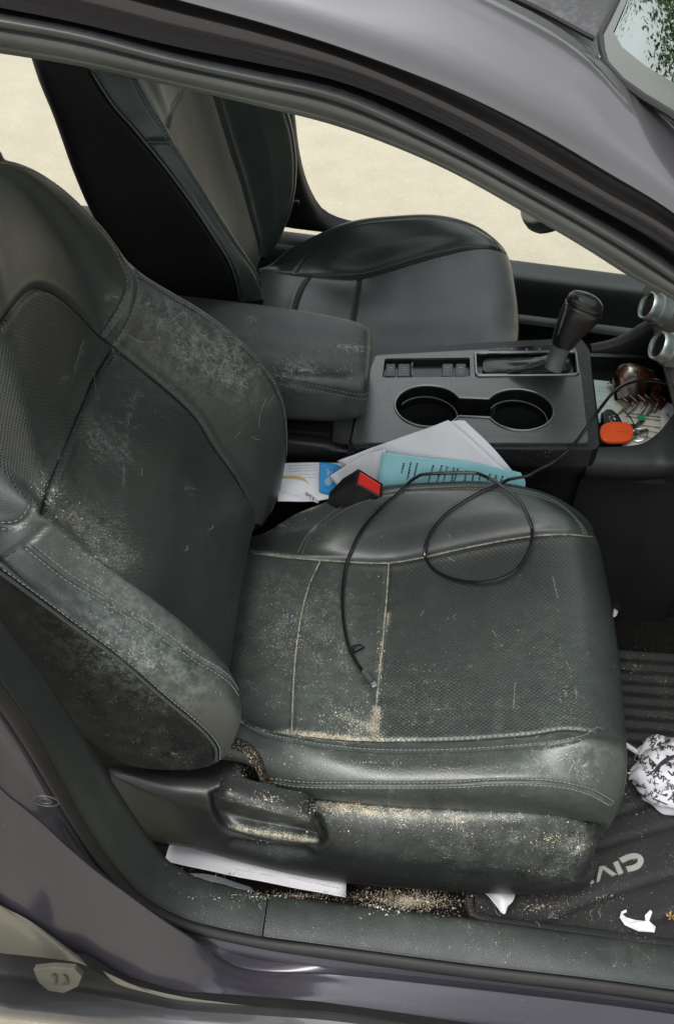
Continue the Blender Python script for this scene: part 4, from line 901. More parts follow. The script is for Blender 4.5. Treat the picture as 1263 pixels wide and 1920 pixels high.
def dash():
    X0 = .565
    k1 = PT(1216, 574, 'x', .525); k2 = PT(1236, 649, 'x', .53); row = k2-k1; row /= np.linalg.norm(row); ax = np.array([-.90, -.18, .34]); ax -= row*(ax@row); ax /= np.linalg.norm(ax); up = np.cross(row, ax); up *= np.sign(up[2])
    a = Acc(); mid = (k1+k2)/2-ax*.030; a.box(mid+row*.0, (row*.125, up*.030, ax*.003)); a.box(mid-ax*.02+row*.0, (row*.13, up*.040, ax*.014)); a.box(mid-ax*.07+row*.0-up*.01, (row*.12, up*.036, ax*.05)); pn = a.build('climate_panel', [simple('grey brown panel', (.055, .048, .045), .35)], car, bevel=.003)
    b = Acc()
    for s in (.018, ): b.tube([mid+row*(-.10)+up*.0+ax*.004-up*s, mid+row*.12+ax*.004-up*s], .0013, 5)
    b.tube([mid+row*(-.10)+up*.029+ax*.003, mid+row*.12+up*.029+ax*.003], .0015, 5); b.build('bright_strip', [M['chrome']], pn)
    for k in (k1, k2):
        g = Acc(); n = 64; V = []; prof = [(-.030, .0225), (-.012, .0225), (-.011, .0205), (-.0105, .0200), (.0, .0196), (.004, .0196), (.0055, .0185), (.004, .0165), (.0, .0155)]
        R = []
        for (t, r) in prof:
            knurl = .0006 if t < .003 and t > -.0112 or t < -.0115 else 0
            R.append([k+ax*t+(r+(knurl if i % 2 else 0))*(math.cos(2*math.pi*i/n)*row+math.sin(2*math.pi*i/n)*up) for i in range(n+1)])
        g.grid(np.array(R)); o = g.build('knob', [simple('knurled silver knob', (.42, .45, .44), .3, .9, bump=(900, .3))], pn, smooth=True)
        h = Acc(); h.add([k+ax*.001+.0158*(math.cos(2*math.pi*i/32)*row+math.sin(2*math.pi*i/32)*up) for i in range(32)], [tuple(range(32))]); h.build('face', [M['black_gloss']], o)
    # lower dash face behind the tray
    d = Acc(); P = Yc([(1236,690,.0),(1252,740,-.03),(1275,800,-.06)]); d.box((.68, .05, .62), ((.05, 0, 0), (0, .16, 0), (-.03, 0, .09))); d.build('dashboard', [M['plastic_far']], car, bevel=.01)
    d2 = Acc(); d2.box((.86, .0, .80), ((.22, 0, 0), (0, .62, 0), (0, 0, .11))); d2.build('dashboard', [M['plastic_far']], car, bevel=.04, seg=4)
dash()
def tray():
    a = Acc(); z = .575
    a.box((.64, .035, z-.01), ((.18, 0, 0), (0, .125, 0), (0, 0, .008)))
    # near lip rising to the dash
    lip = np.array([tuple(PT(x, y, 'z', zz)) for x, y, zz in ((1100,838,.604),(1140,838,.605),(1200,832,.607),(1232,812,.612),(1263,775,.625),(1330,700,.66))])
    out = np.array([tuple(PT(x, y, 'z', zz)) for x, y, zz in ((1100,870,.594),(1140,872,.595),(1200,874,.597),(1240,872,.60),(1275,865,.612),(1380,840,.64))])
    a.grid(loft([lip+np.array([0, .002, -.035]), lip+np.array([0, .001, -.004]), lip, (lip+out)/2+np.array([0, 0, .004]), out, out+np.array([0, -.001, -.02]), out+np.array([0, .012, -.04]), out*np.array([1, 1, 0])+np.array([0, .015, .262])], 60, 4))
    # far lip
    far = np.array([tuple(PT(x, y, 'y', .150)) for x, y in ((1108,655),(1150,645),(1178,632),(1200,618),(1260,585))])
    a.grid(loft([far+np.array([0, -.004, -.08]), far+np.array([0, -.003, -.004]), far, far+np.array([0, .014, .0]), far+np.array([0, .018, -.02]), far*np.array([1, 1, 0])+np.array([0, .02, .262])], 50, 4))
    # end wall against the cup panel
    e = CZ([(1092,648),(1104,655),(1122,834),(1110,838)], -.004); a.prism(e, [0, 0, -.05])
    a.build('storage_tray', [M['plastic_far']], con, smooth=True)
tray()

# ------------------------------------------------------------------ loose things
def patch(name, rows, mat, parent=None, wave=.0012, n=(24, 24), thick=.0004, k=(70, 55), seed=1):
    """a sheet of paper through rows of points"""
    G = loft([np.array(r, float) for r in rows], n[0], max(2, n[1]//max(1, len(rows)-1)), by='index'); N = normals(G)
    V = G+N*(wave*(np.sin(G[..., 0:1]*k[0]+G[..., 2:3]*40+seed)*np.cos(G[..., 1:2]*k[1]+G[..., 0:1]*31+seed*2)))
    o = mesh(name, V.reshape(-1, 3), grid_faces(*V.shape[:2]), mat if isinstance(mat, list) else [mat], parent); s = o.modifiers.new('thick', 'SOLIDIFY'); s.thickness = thick; return o
seatB = bvh_obj(cush, back)
def W(x, y, yy): return PT(x, y, 'y', yy)

# sheets tucked between seat and console
s1 = patch('paper_sheet', [[W(632,864,-.122), W(735,826,-.114), W(840,788,-.108)], [W(668,892,-.127), W(765,862,-.123), W(880,822,-.117)], [W(710,925,-.136), W(810,905,-.136), W(948,884,-.130)]], M['paper'], wave=.0012)
tag(s1, 'large white sheet wedged beside console, lying over the cup holder edge', 'paper')
s2 = patch('paper_sheet', [[W(800,802,-.105), W(852,789,-.104), W(870,788,-.102)], [W(850,850,-.117), W(895,835,-.115), W(922,838,-.112)], [W(880,900,-.126), W(935,890,-.126), W(966,890,-.122)]], M['paper'], wave=.0006, seed=3)
tag(s2, 'white sheet peeping out just behind the large white sheet by the cup holder', 'paper')
s3 = patch('paper_sheet', [[W(617,893,-.130), W(650,872,-.128), W(690,850,-.126), W(722,842,-.126)], [W(628,905,-.134), W(665,890,-.132), W(700,880,-.132), W(726,872,-.132)], [W(640,918,-.138), W(668,912,-.138), W(705,905,-.138), W(730,900,-.138)]], M['paper'], wave=.0016, k=(120, 90), seed=5)
tag(s3, 'creased white paper poking out just above the red seat belt buckle', 'paper')
s4 = patch('paper_sheet', [[W(716,849,-.133), W(800,858,-.131), W(890,868,-.129), W(975,886,-.129)], [W(710,885,-.139), W(795,892,-.138), W(880,898,-.137), W(984,902,-.134)], [W(704,925,-.145), W(790,922,-.144), W(880,918,-.143), W(984,915,-.140)]], M['blue_paper'], wave=.0006, seed=2)
tag(s4, 'light blue printed sheet in front of the white sheets beside seat', 'paper')
bb = bvh_obj(s4); a = Acc()
bars(a, bb, [(757,868,752,888),(770,866,763,900),(782,868,774,902),(812,872,802,905),(828,872,818,905),(838,874,830,905),(850,876,846,905),(858,878,850,905),(874,882,870,905),(888,884,884,905),(900,886,896,908),(918,888,912,905),(930,890,926,905),(942,892,938,905),(748,910,744,918),(764,908,760,918)], 3.2)
a.build('print', [M['ink']], s4)
# post in the gap behind the buckle
l1 = patch('letter', [[W(533,868,-.102), W(590,867,-.102), W(645,868,-.100)], [W(520,905,-.125), W(585,905,-.125), W(640,900,-.12)], [W(520,940,-.145), W(585,940,-.145), W(620,935,-.142)]], M['paper'], wave=.0006)
tag(l1, 'white printed letter lying flat under the blue card beside backrest', 'letter')
bb = bvh_obj(l1); a = Acc(); bars(a, bb, [(540,874,592,872),(540,879,594,877),(542,884,594,882),(560,890,594,889),(566,896,592,895)], 1.6); a.build('print', [M['ink_pale']], l1)
l2 = patch('envelope', [[W(530,888,-.112), W(575,893,-.114), W(612,925,-.128)], [W(528,900,-.120), W(570,905,-.124), W(606,935,-.136)]], M['wood_tan'], wave=.0006); l2.location = (0, 0, .0035)
tag(l2, 'tan edged envelope lying between the backrest and the blue card', 'envelope')
l3 = patch('envelope', [[W(528,900,-.118), W(565,915,-.126), W(602,938,-.138)], [W(524,925,-.136), W(560,935,-.142), W(596,948,-.147)]], M['paper'], wave=.0006); l3.location = (0, 0, .005)
tag(l3, 'white envelope with dark printed scrawl at the seat edge below the tan envelope', 'envelope')
bb = bvh_obj(l3); a = Acc(); 
for i in range(14):
    x = 572+i*1.9; y = 926+i*1.0; bars(a, bb, [(x, y, x+random.uniform(-3, 4), y+random.uniform(4, 12))], 1.2, lift=.006)
a.build('print', [M['ink']], l3)
c1_ = patch('blue_card', [[W(599,872,-.108), W(622,874,-.108), W(646,884,-.110)], [W(598,902,-.122), W(615,905,-.122), W(640,908,-.12)], [W(598,928,-.136), W(610,932,-.136), W(622,935,-.136)]], M['blue_card'], wave=.0003, n=(12, 12)); c1_.data.transform(Matrix.Translation((0, -.003, .008)))
tag(c1_, 'bright blue card with white globe logo beside the seat belt buckle', 'card')
bb = bvh_obj(c1_); a = Acc(); write(a, 'AT&T', bb, (619,897), (-.8,-7.5), (-7,.8)); write(a, 'Business', bb, (625,901), (-.8,-5.2), (-5.5,.8))
for k in range(-3, 4):
    r = math.sqrt(max(0, 49-(k*2)**2)); h0 = hit(bb, 615-r*.9, 903.5+k*2); h1 = hit(bb, 615+r*.9, 903.5+k*2)
    if h0 is not None and h1 is not None: a.tube([h0[0]+h0[1]*.0004, h1[0]+h1[1]*.0004], .0005, 4)
a.build('logo', [M['paper']], c1_)

# buckle
def buckle():
    q = np.array([W(674,884,-.166), W(714,909,-.170), W(711,931,-.173), W(668,908,-.169)]); back_ = W(620,930,-.160)-W(678,892,-.168)
    q0 = q+np.array([W(670,889,-.12)-W(674,884,-.12)]*4)*.2
    n = np.cross(q[1]-q[0], q[3]-q[0]); n /= np.linalg.norm(n); n *= -np.sign(n@cF)
    c = q.mean(0); big = c+(q-c)*1.14-n*.002; a = Acc(); mid = big+back_*.5+(big-c)*.03; end = big*0+(c+back_)+(big-c)*.80
    G = np.array([big, (big+mid)/2, mid, end]); G = np.concatenate([G, G[:, :1]], 1); a.grid(G); a.add(list(big), [(0, 1, 2, 3)]); a.add(list(end), [(0, 1, 2, 3)])
    o = a.build('seat_belt_buckle', [M['black_gloss']], car, bevel=.0025, seg=3)
    e = Acc(); e.prism(c+(q-c)*.97+n*.0008, -n*.002); r = e.build('release_button', [M['red']], o, bevel=.0012)
    bb = bvh_obj(r); t = Acc(); write(t, 'PRESS', bb, (686,897), (5.5,3.4), (-1.5,-5.5), .0004)
    f = Acc(); f.prism(c+(q-c)*np.array([[.72], [.72], [.72], [.72]])*.9+(q[3]-q[0])*.42+n*.001, -n*.001)
    l = Acc(); l.tube([q[3]*.93+q[0]*.07+n*.001, q[2]*.93+q[1]*.07+n*.001], .0016, 6); l.build('slot', [M['ink']], r)
    s = Acc(); s.tube([c+back_*.6+np.array([0, .010, -.004]), c+back_*.75+np.array([0, .028, -.03]), c+back_*.9+np.array([0, .040, -.12])], [.008, .008, .009], 8); s.build('stalk', [M['plastic_far']], o, smooth=True)
buckle()
# charging cable
def cable():
    pts = [(1262,722,'t'),(1215,715,'t'),(1180,716,'t'),(1150,735,'t'),(1125,765,'t'),(1100,800,'t'),(1070,838,'t'),(1035,866,'t'),(985,893,'t')]
    free = np.array([PT(1262,722,'y',.03), PT(1225,713,'y',.025), PT(1185,716,'y',.01), PT(1152,733,'y',-.02), PT(1125,765,'y',-.055), PT(1100,800,'y',-.085), PT(1072,836,'y',-.105), PT(1035,867,'y',-.122), PT(990,892,'y',-.145)])
    s, n = on(cushB, [(965,903),(925,917),(900,925),(865,943),(838,962),(812,990),(799,1020),(801,1050),(818,1075),(850,1093),(885,1101),(915,1102),(950,1093),(980,1068),(997,1035),(999,1000),(988,968),(962,935),(930,914),(890,902),(850,899),(800,903),(760,918),(715,950),(682,990),(658,1035),(645,1080),(641,1130),(645,1180),(655,1220),(666,1243)], .0035, n=150)
    k = np.linspace(0, 1, len(s)); lift = np.interp(k, [0, .1, .22, .34, .45, .56, .70, .8, 1], [.004, .006, .004, .012, .013, .006, .010, .002, .0]); 
    e, en = on(cushB, [(666,1243),(676,1258),(684,1268)], .0035, n=6)
    sh = s+n*lift[:, None]
    # the lifted part still follows its place on the seat
    P = np.vstack([arc(free, 50), sh, e[1:]]); P = arc(P, 420, 900); a = Acc(); a.tube(P, .0023, 8)
    o = a.build('charging_cable', [M['black_gloss']], None, smooth=True); tag(o, 'black charging cable looped on the dusty seat, running to the dash', 'cable')
    q0, n0 = on(cushB, [(682,1266)], .006)[0][0], on(cushB, [(684,1268)])[1][0]; q1 = on(cushB, [(696,1284)], .006)[0][0]; q2 = on(cushB, [(703,1294)], .006)[0][0]; d = (q1-q0)/np.linalg.norm(q1-q0); w = np.cross(d, n0)
    b = Acc(); st = P[-1]; b.tube([st-d*.004, st+d*.004, q0, q1], [.0022, .0030, .0042, .0046], 12, sq=(1, 1)); b.build('plug', [simple('matt grey plug', (.05, .055, .055), .55)], o, smooth=True)
    c = Acc(); c.box((q1+q2)/2+n0*.0, ((q2-q1)/2, w*.0040, n0*.0013)); c.build('connector', [M['chrome']], o, bevel=.0008)
cable()
def clip_ring():
    p, n = on(cushB, [(657,1217),(664,1213),(675,1211),(682,1216),(662,1226),(657,1217)], .0022); a = Acc(); a.tube(p, .0013, 6); a.tube([p[1], p[4]], .001, 5); o = a.build('plastic_clip', [M['black_gloss']], None, smooth=True); tag(o, 'tiny black plastic clip on the dusty seat beside the cable', 'clip')
clip_ring()
# storage tray things
TB = .575
def Tz(l, z=TB+.001): return [PT(x, y, 'z', z) for x, y in l]
def flat(name, pts, z, mat, label, cat, parent=None, th=.0006, lines=None, ink='ink_pale', w=1.5):
    a = Acc(); a.prism(Tz(pts, z), [0, 0, -th]); o = a.build(name, [mat], parent)
    if label: tag(o, label, cat)
    if lines: b = bvh_obj(o); t = Acc(); bars(t, b, lines, w, .0004); t.build('print', [M[ink]], o)
    return o
r1 = flat('receipt', [(1112,712),(1150,716),(1152,800),(1122,792)], TB+.0015, simple('pale green slip', (.48, .56, .52), .8), 'pale green slip at the console edge beside the hair claw', 'receipt', lines=[(1118,728,1146,730),(1118,734,1146,736),(1119,742,1142,744),(1120,752,1144,753),(1121,762,1146,763)], w=1.2)
r2 = flat('receipt', [(1150,752),(1192,742),(1252,752),(1248,822),(1206,846),(1168,840),(1150,800)], TB+.003, M['paper_warm'], 'printed white receipt lying under the keys in the console tray', 'receipt', lines=[(1172,775,1238,783),(1172,781,1236,789),(1196,797,1238,803),(1200,806,1236,813),(1198,818,1232,824),(1178,760,1240,768),(1206,832,1226,836)], ink='ink', w=2.4)
r3 = flat('receipt', [(1180,735),(1218,738),(1262,760),(1262,800),(1242,815),(1236,770),(1190,762)], TB+.0048, M['paper'], 'white slip with dark print beneath the hair claw, nearest the dash', 'receipt', lines=[(1200,745,1230,752),(1198,752,1232,759),(1222,762,1234,765),(1248,775,1260,790)], ink='ink', w=2.6)
def claw():
    b = NB('tortoiseshell'); n = b.noise(60, 4, .6); c = b.ramp(n, [(.40, (.008, .003, .002)), (.58, (.055, .017, .005)), (.8, (.20, .07, .015))]); b.set(Base_Color=c, Roughness=.22, **{'Coat_Weight': .3, 'Transmission_Weight': .15})
    root = tag(empty('hair_claw', tuple(PT(1190,740,'z',TB+.006))), 'brown tortoiseshell hair claw lying on receipts in the console tray', 'hair clip')
    def half(k):
        a = Acc(); s = 1 if k == 0 else -1
        sp = [(1150,722,.600),(1152,700,.618),(1165,684,.630),(1185,682,.634),(1210,690,.630),(1232,704,.620),(1238,722,.606)] if k == 0 else [(1135,722,.592),(1150,716,.600),(1172,718,.606),(1200,716,.608),(1226,716,.604),(1240,728,.594)]
        P = np.array([PT(x, y, 'z', z) for x, y, z in sp]); dn = np.array([PT(x, y, 'z', z) for x, y, z in ((1158,748,.592),(1180,742,.598),(1205,742,.598),(1235,738,.592))])
        A = arc(P, 40); B = arc(dn, 40)
        G = loft([A+np.array([0, .004, -.006]), A, (A*.6+B*.4)+np.array([0, -.002, .006]), B], 40, 6); a.grid(G[:, :]); a.grid(G[::-1]+np.array([0, .002, -.002]))
        for i in range(6):
            t = .08+.84*i/5; q = B[int(t*39)]; e = np.array([.004*(i-2)*.5, -.030+.004*abs(i-2.5), -.014]); m_ = q+e*.5+np.array([.010, .0, .004]); a.tube(arc([q, m_, q+e], 12), np.linspace(.0034, .0014, 12), 8)
        return a.build('claw_half', [b.m], root, smooth=True)
    half(0); half(1).location += Vector((.006, .012, -.004))
    s = Acc(); q = PT(1160,722,'z',.598); t = np.linspace(0, 12*math.pi, 90); s.tube([q+np.array([.0003*x*.8, .003*math.cos(x), .003*math.sin(x)]) for x in t], .0005, 4); s.build('spring', [M['chrome']], root)
claw()
def keys():
    root = tag(empty('key_ring', tuple(PT(1160,810,'z',TB+.004))), 'car keys with glossy black fob and orange oval tag in console tray', 'keys')
    f = [(1127,772),(1135,765),(1147,765),(1160,776),(1170,795),(1162,806),(1142,806),(1128,790)]; a = Acc(); q = np.array(Tz(f, TB+.019)); c = q.mean(0); a.prism(q, [0, 0, -.013]); fob = a.build('key_fob', [M['black_gloss']], root, bevel=.004, seg=4)
    e = Acc(); eq = rrect([PT(x, y, 'z', TB+.0197) for x, y in ((1140,782),(1151,779),(1156,787),(1145,791))], .002); e.tube(np.vstack([eq, eq[:1]]), .0006, 5); b1_, b2_ = [PT(x, y, 'z', TB+.0197) for x, y in ((1144,782),(1149,790))]; b3, b4 = [PT(x, y, 'z', TB+.0197) for x, y in ((1149,780),(1153,788))]
    e.tube([b1_, b2_], .0006, 5); e.tube([b3, b4], .0006, 5); e.tube([(b1_+b2_)/2, (b3+b4)/2], .0006, 5); e.build('emblem', [M['chrome']], fob)
    o = []; 
    for k in range(40):
        t = 2*math.pi*k/40; o.append((1155.5+31.5*math.copysign(abs(math.cos(t))**.75, math.cos(t)), 809+19*math.copysign(abs(math.sin(t))**.75, math.sin(t))))
    tq = np.array([PT(x, y, 'z', TB+.021-.0002*(x-1155)) for x, y in o]); g = Acc(); g.prism(tq, [0, .0, -.006]); tg = g.build('orange_tag', [M['orange']], root, bevel=.0018, seg=3)
    h = Acc()
    h.tube([PT(x, y, 'z', TB+.0215) for x, y in ((1129,822),(1129,808),(1180,809),(1180,816))], .0004, 4)
    for x, y in ((1127,801),(1127,818),(1184,815)): p = PT(x, y, 'z', TB+.0215); h.tube([p, p+np.array([0, 0, .0004])], .0009, 8)
    h.build('groove', [simple('dark orange', (.35, .03, .01), .5)], tg)
    r = Acc(); p = PT(1195,815,'z',TB+.010); t = np.linspace(0, 2*math.pi, 30); r.tube([p+np.array([.013*math.cos(x), .011*math.sin(x), .004*math.sin(x+1)]) for x in t], .0009, 6, cap=False); r.build('split_ring', [M['chrome']], root, smooth=True)
    for (x0, y0, x1, y1) in ((1188,800,1206,788), (1190,812,1214,806)):
        k = Acc(); A, B = PT(x0, y0, 'z', TB+.010), PT(x1, y1, 'z', TB+.007); d = B-A; d /= np.linalg.norm(d); w = np.cross(d, [0, 0, 1]); k.box((A+B)/2, (d*np.linalg.norm(B-A)/2, w*.0030, np.array([0, 0, .001]))); k.box(A-d*.004, (d*.006, w*.0065, np.array([0, 0, .0012]))); k.build('key', [M['chrome']], root, bevel=.0006)
    gq = Acc(); p = PT(1201,783,'z',TB+.014); gq.box(p, ((.004, .001, 0), (-.001, .003, .001), (0, 0, .0025))); gq.build('charm', [simple('green enamel', (.01, .20, .08), .25)], root, bevel=.001)
    s = Acc(); s.tube(arc([PT(1170,772,'z',TB+.012), PT(1182,785,'z',TB+.016), PT(1190,803,'z',TB+.012)], 14), .0011, 6); s.build('strap', [M['rubber_dark']], root, smooth=True)
keys()

# floor mat with its lettering
def mat_():
    z = .272
    def mz(l, zz=z): return [PT(x, y, 'z', zz) for x, y in l]
    e0 = PT(880,1716,'z',z); a = Acc(); out = [PT(878,1660,'z',z), PT(882,1722,'z',z), PT(1100,1750,'z',z), PT(1263,1772,'z',z)]
    x0 = out[0][0]; yy = out[1][1]; yr = out[3][1]
    poly = [np.array([x0, -.20, z]), out[0], out[1], out[2], out[3], np.array([.80, yr-.01, z]), np.array([.98, yr-.01, z+.02]), np.array([.98, -.17, z+.02])]
    xs = np.linspace(x0+.001, .95, 110); G = []
    for y in np.linspace(-.628, -.16, 90):
        row = []
        for x in xs:
            # ribbed field under the knees, smooth apron nearer the sill
            rib = .0035*max(0, math.sin(y*2*math.pi/.021))**.5*(1 if y > -.36 else 0) if x > .50 else 0
            row.append((x, y, z+rib))
        G.append(row)
    G = np.array(G); V = G.reshape(-1, 3).copy(); b = bvh_of(V, grid_faces(*G.shape[:2]))
    for line in ([(1110,1592),(1180,1570),(1263,1545)], [(1020,1725),(1080,1698),(1150,1672),(1263,1638)], [(1130,1535),(1200,1510),(1230,1500)], [(1190,1735),(1263,1712)]):
        P = np.array(mz(line)); D = seg_dist(V, P); V[:, 2] -= .004*np.exp(-(D/.0035)**2)
    o = mesh('floor_mat', V, grid_faces(*G.shape[:2]), [M['mat']]); tag(o, 'black rubber floor mat with pale raised car name lettering, dusted with crumbs', 'floor mat')
    r = Acc(); rim = np.vstack([[x0, -.30, z+.002], np.array(mz([(880,1668),(884,1714),(900,1720),(1100,1748),(1263,1770)], z+.003)), [.95, -.66+.03, z+.004]]); r.tube(arc(rim, 80), .006, 8, sq=(1, .7)); r.build('raised_rim', [M['mat']], o, smooth=True)
    def cv(l): return [(1080+.2395*x, 1340+.2395*y) for x, y in l]
    def ribbon(path, w):
        L = np.array(mz(path, z+.001)); T = np.gradient(L, axis=0); T /= np.linalg.norm(T, axis=1, keepdims=True); N = np.cross(T, [0, 0, 1]); k = Acc(); G = np.array([L+N*w, L-N*w]); k.grid(G+np.array([0, 0, .0014])); return k
    def poly_(pts, name='letter'):
        k = Acc(); k.prism(mz(cv(pts), z+.0024), [0, 0, -.0026]); k.build(name, [M['letter']], o)
    C = arc([(*p, 0) for p in cv([(392,1213),(440,1203),(482,1182),(500,1150),(492,1120),(455,1108),(405,1118),(345,1146)])], 40)[:, :2]
    k = ribbon([tuple(p) for p in C], .0036); lt = k.build('letter', [M['letter']], o); lt.modifiers.new('s', 'SOLIDIFY').thickness = .002
    poly_([(286,1158),(324,1142),(366,1238),(328,1252)]); poly_([(155,1310),(176,1188),(218,1182),(314,1248),(284,1262),(206,1208),(180,1302)]); poly_([(104,1322),(124,1282),(138,1312),(120,1324)])
mat_()
def scuffs():
    mt = simple('pale scuff', (.24, .27, .25), .8, var=.3, vs=400)
    def stroke(a, b, pts, w=.0009, gap=.35):
        P, n = on(b, pts, .0003, n=max(6, len(pts)*7))
        if len(P) < 4 or length(P) > .3: return
        T = np.gradient(P, axis=0); T /= np.maximum(np.linalg.norm(T, axis=1, keepdims=True), 1e-9); sd = np.cross(T, n); on_ = True; ww = w
        for i in range(len(P)-1):
            if random.random() < gap: on_ = not on_ if random.random() < .6 else True
            w2 = w*random.uniform(.35, 1.2)
            if on_: a.add([P[i]-sd[i]*ww/2, P[i+1]-sd[i+1]*w2/2, P[i+1]+sd[i+1]*w2/2, P[i]+sd[i]*ww/2], [(0, 1, 2, 3)])
            ww = w2
    def smudge(a, b, x, y, rx, ry, n, ang, L=12, w=.0006):
        for _ in range(n):
            px, py = x+random.gauss(0, rx), y+random.gauss(0, ry); t = ang+random.gauss(0, .45); l = L*random.uniform(.15, .75); c = random.gauss(0, .2)
            stroke(a, b, [(px, py), (px+l*.5*math.cos(t+c), py+l*.5*math.sin(t+c)), (px+l*math.cos(t), py+l*math.sin(t))], w*random.uniform(.6, 1.9), .3)
    a = Acc(); b = backB
    for pts, w in (([(157,638),(150,655),(146,672),(140,685),(142,697),(128,703),(113,714)], .0012), ([(172,700),(174,716),(180,732),(190,747)], .0013), ([(177,700),(178,720),(186,738)], .0008), ([(254,742),(246,765),(241,790),(238,815),(234,838)], .0010), ([(262,738),(272,733),(266,745)], .0010),
        ([(232,870),(232,900),(229,925),(231,960)], .0008), ([(385,692),(398,706),(415,712),(440,716),(464,727)], .0012), ([(388,695),(400,704),(430,704),(452,708),(466,722)], .0008), ([(343,650),(352,662),(350,678),(356,690)], .0012), ([(262,575),(282,568),(272,578)], .0010), ([(196,566),(214,556),(222,558)], .0010), ([(110,843),(112,855),(109,862)], .0022), ([(76,882),(82,890)], .0012),
        ([(350,640),(338,652),(326,648)], .0010), ([(500,745),(488,775),(485,800)], .0008), ([(515,740),(500,760)], .0006), ([(275,845),(278,860),(276,872)], .0010), ([(135,640),(132,650)], .0012), ([(310,597),(296,610),(300,640)], .0009), ([(318,605),(345,585),(352,600)], .0007), ([(240,628),(262,640),(300,640)], .0007), ([(440,822),(450,810)], .0008), ([(350,700),(360,712)], .001)):
        stroke(a, b, pts, w, .16)
    for q in ((395,660,26,20,120,.9,14),(435,700,22,14,90,.6,13),(350,620,26,20,60,.8,12),(300,585,16,12,30,-.4,12),(330,655,14,9,30,.5,10),(175,820,14,14,60,2.4,9),(195,845,16,12,50,.9,8),(230,850,14,14,35,1.5,9),(160,780,30,20,25,2.2,9),(105,850,16,20,25,1.2,8),(352,915,5,5,22,.5,7),(225,795,5,5,16,.5,7),(257,797,4,5,14,1.2,7),(210,640,18,12,14,2,8),(150,950,30,22,120,1.0,7),(200,1010,34,24,160,.9,7),(225,1045,20,10,120,.5,6),
        (230,1190,30,22,110,.7,12),(280,1235,26,18,90,.7,12),(350,1298,7,6,34,.9,6),(400,1280,14,20,12,1.2,9),(190,1150,20,16,40,.7,12),(300,1260,40,20,40,1.0,8)): smudge(a, b, *q)
    join_part(back, a, mt)
    a = Acc(); arm = bpy.data.objects['armrest']; b = bvh_obj(arm)
    for q in ((562,682,12,6,60,.3,10),(538,684,7,7,40,1.2,9),(575,694,14,4,30,.1,9),(650,650,14,2.2,110,.06,12),(668,656,8,3,40,.1,9),(470,597,4,2.5,30,.3,5),(590,650,40,20,20,.3,7),(640,690,20,12,26,.8,8),(520,705,16,8,20,.4,8)): smudge(a, b, *q)
    join_part(arm, a, simple('white scuff', (.46, .48, .46), .8, var=.3, vs=400))
    a = Acc(); b = cushB
    for pts, w in (([(738,1478),(731,1492),(729,1508)], .0012), ([(990,1440),(1010,1420),(1030,1408)], .0008), ([(1065,1450),(1075,1430),(1085,1425)], .0008), ([(1035,1080),(1042,1110),(1045,1122)], .0008), ([(965,1280),(963,1310),(962,1330)], .0006), ([(1060,1240),(1075,1270),(1080,1310)], .0006), ([(720,1160),(716,1180)], .0008), ([(840,1000),(846,1012)], .001), ([(1022,1445),(1050,1425),(1060,1420)], .0007)): stroke(a, b, pts, w, .2)
    for q in ((1045,1412,24,10,70,-.5,12),(1095,1440,18,18,70,.9,9),(1010,1440,20,12,40,-.7,10),(1030,1230,20,20,26,.5,7),(1040,1310,16,30,24,.8,6),(705,1015,14,8,16,-.8,7),(600,1170,50,70,60,.8,5),(520,1150,30,60,50,.5,5),(1000,1010,30,12,10,.4,8)): smudge(a, b, *q, .0005)
    join_part(cush, a, mt)
    tp = bpy.data.objects['top_panel']; a = Acc(); b = bvh_obj(tp)
    for q in ((720,760,14,30,26,.9,10),(700,800,30,12,40,.3,6),(1060,780,20,30,50,1.2,4),(900,815,40,6,30,.1,5),(985,812,14,5,40,.2,7),(1040,700,30,14,16,.4,6)): smudge(a, b, *q, .0004)
    join_part(tp, a, mt)
def join_part(o, acc, mt):
    o.data.materials.append(mt); k = len(o.data.materials)-1; acc.M = [k]*len(acc.M); join_into(o, acc)
scuffs()
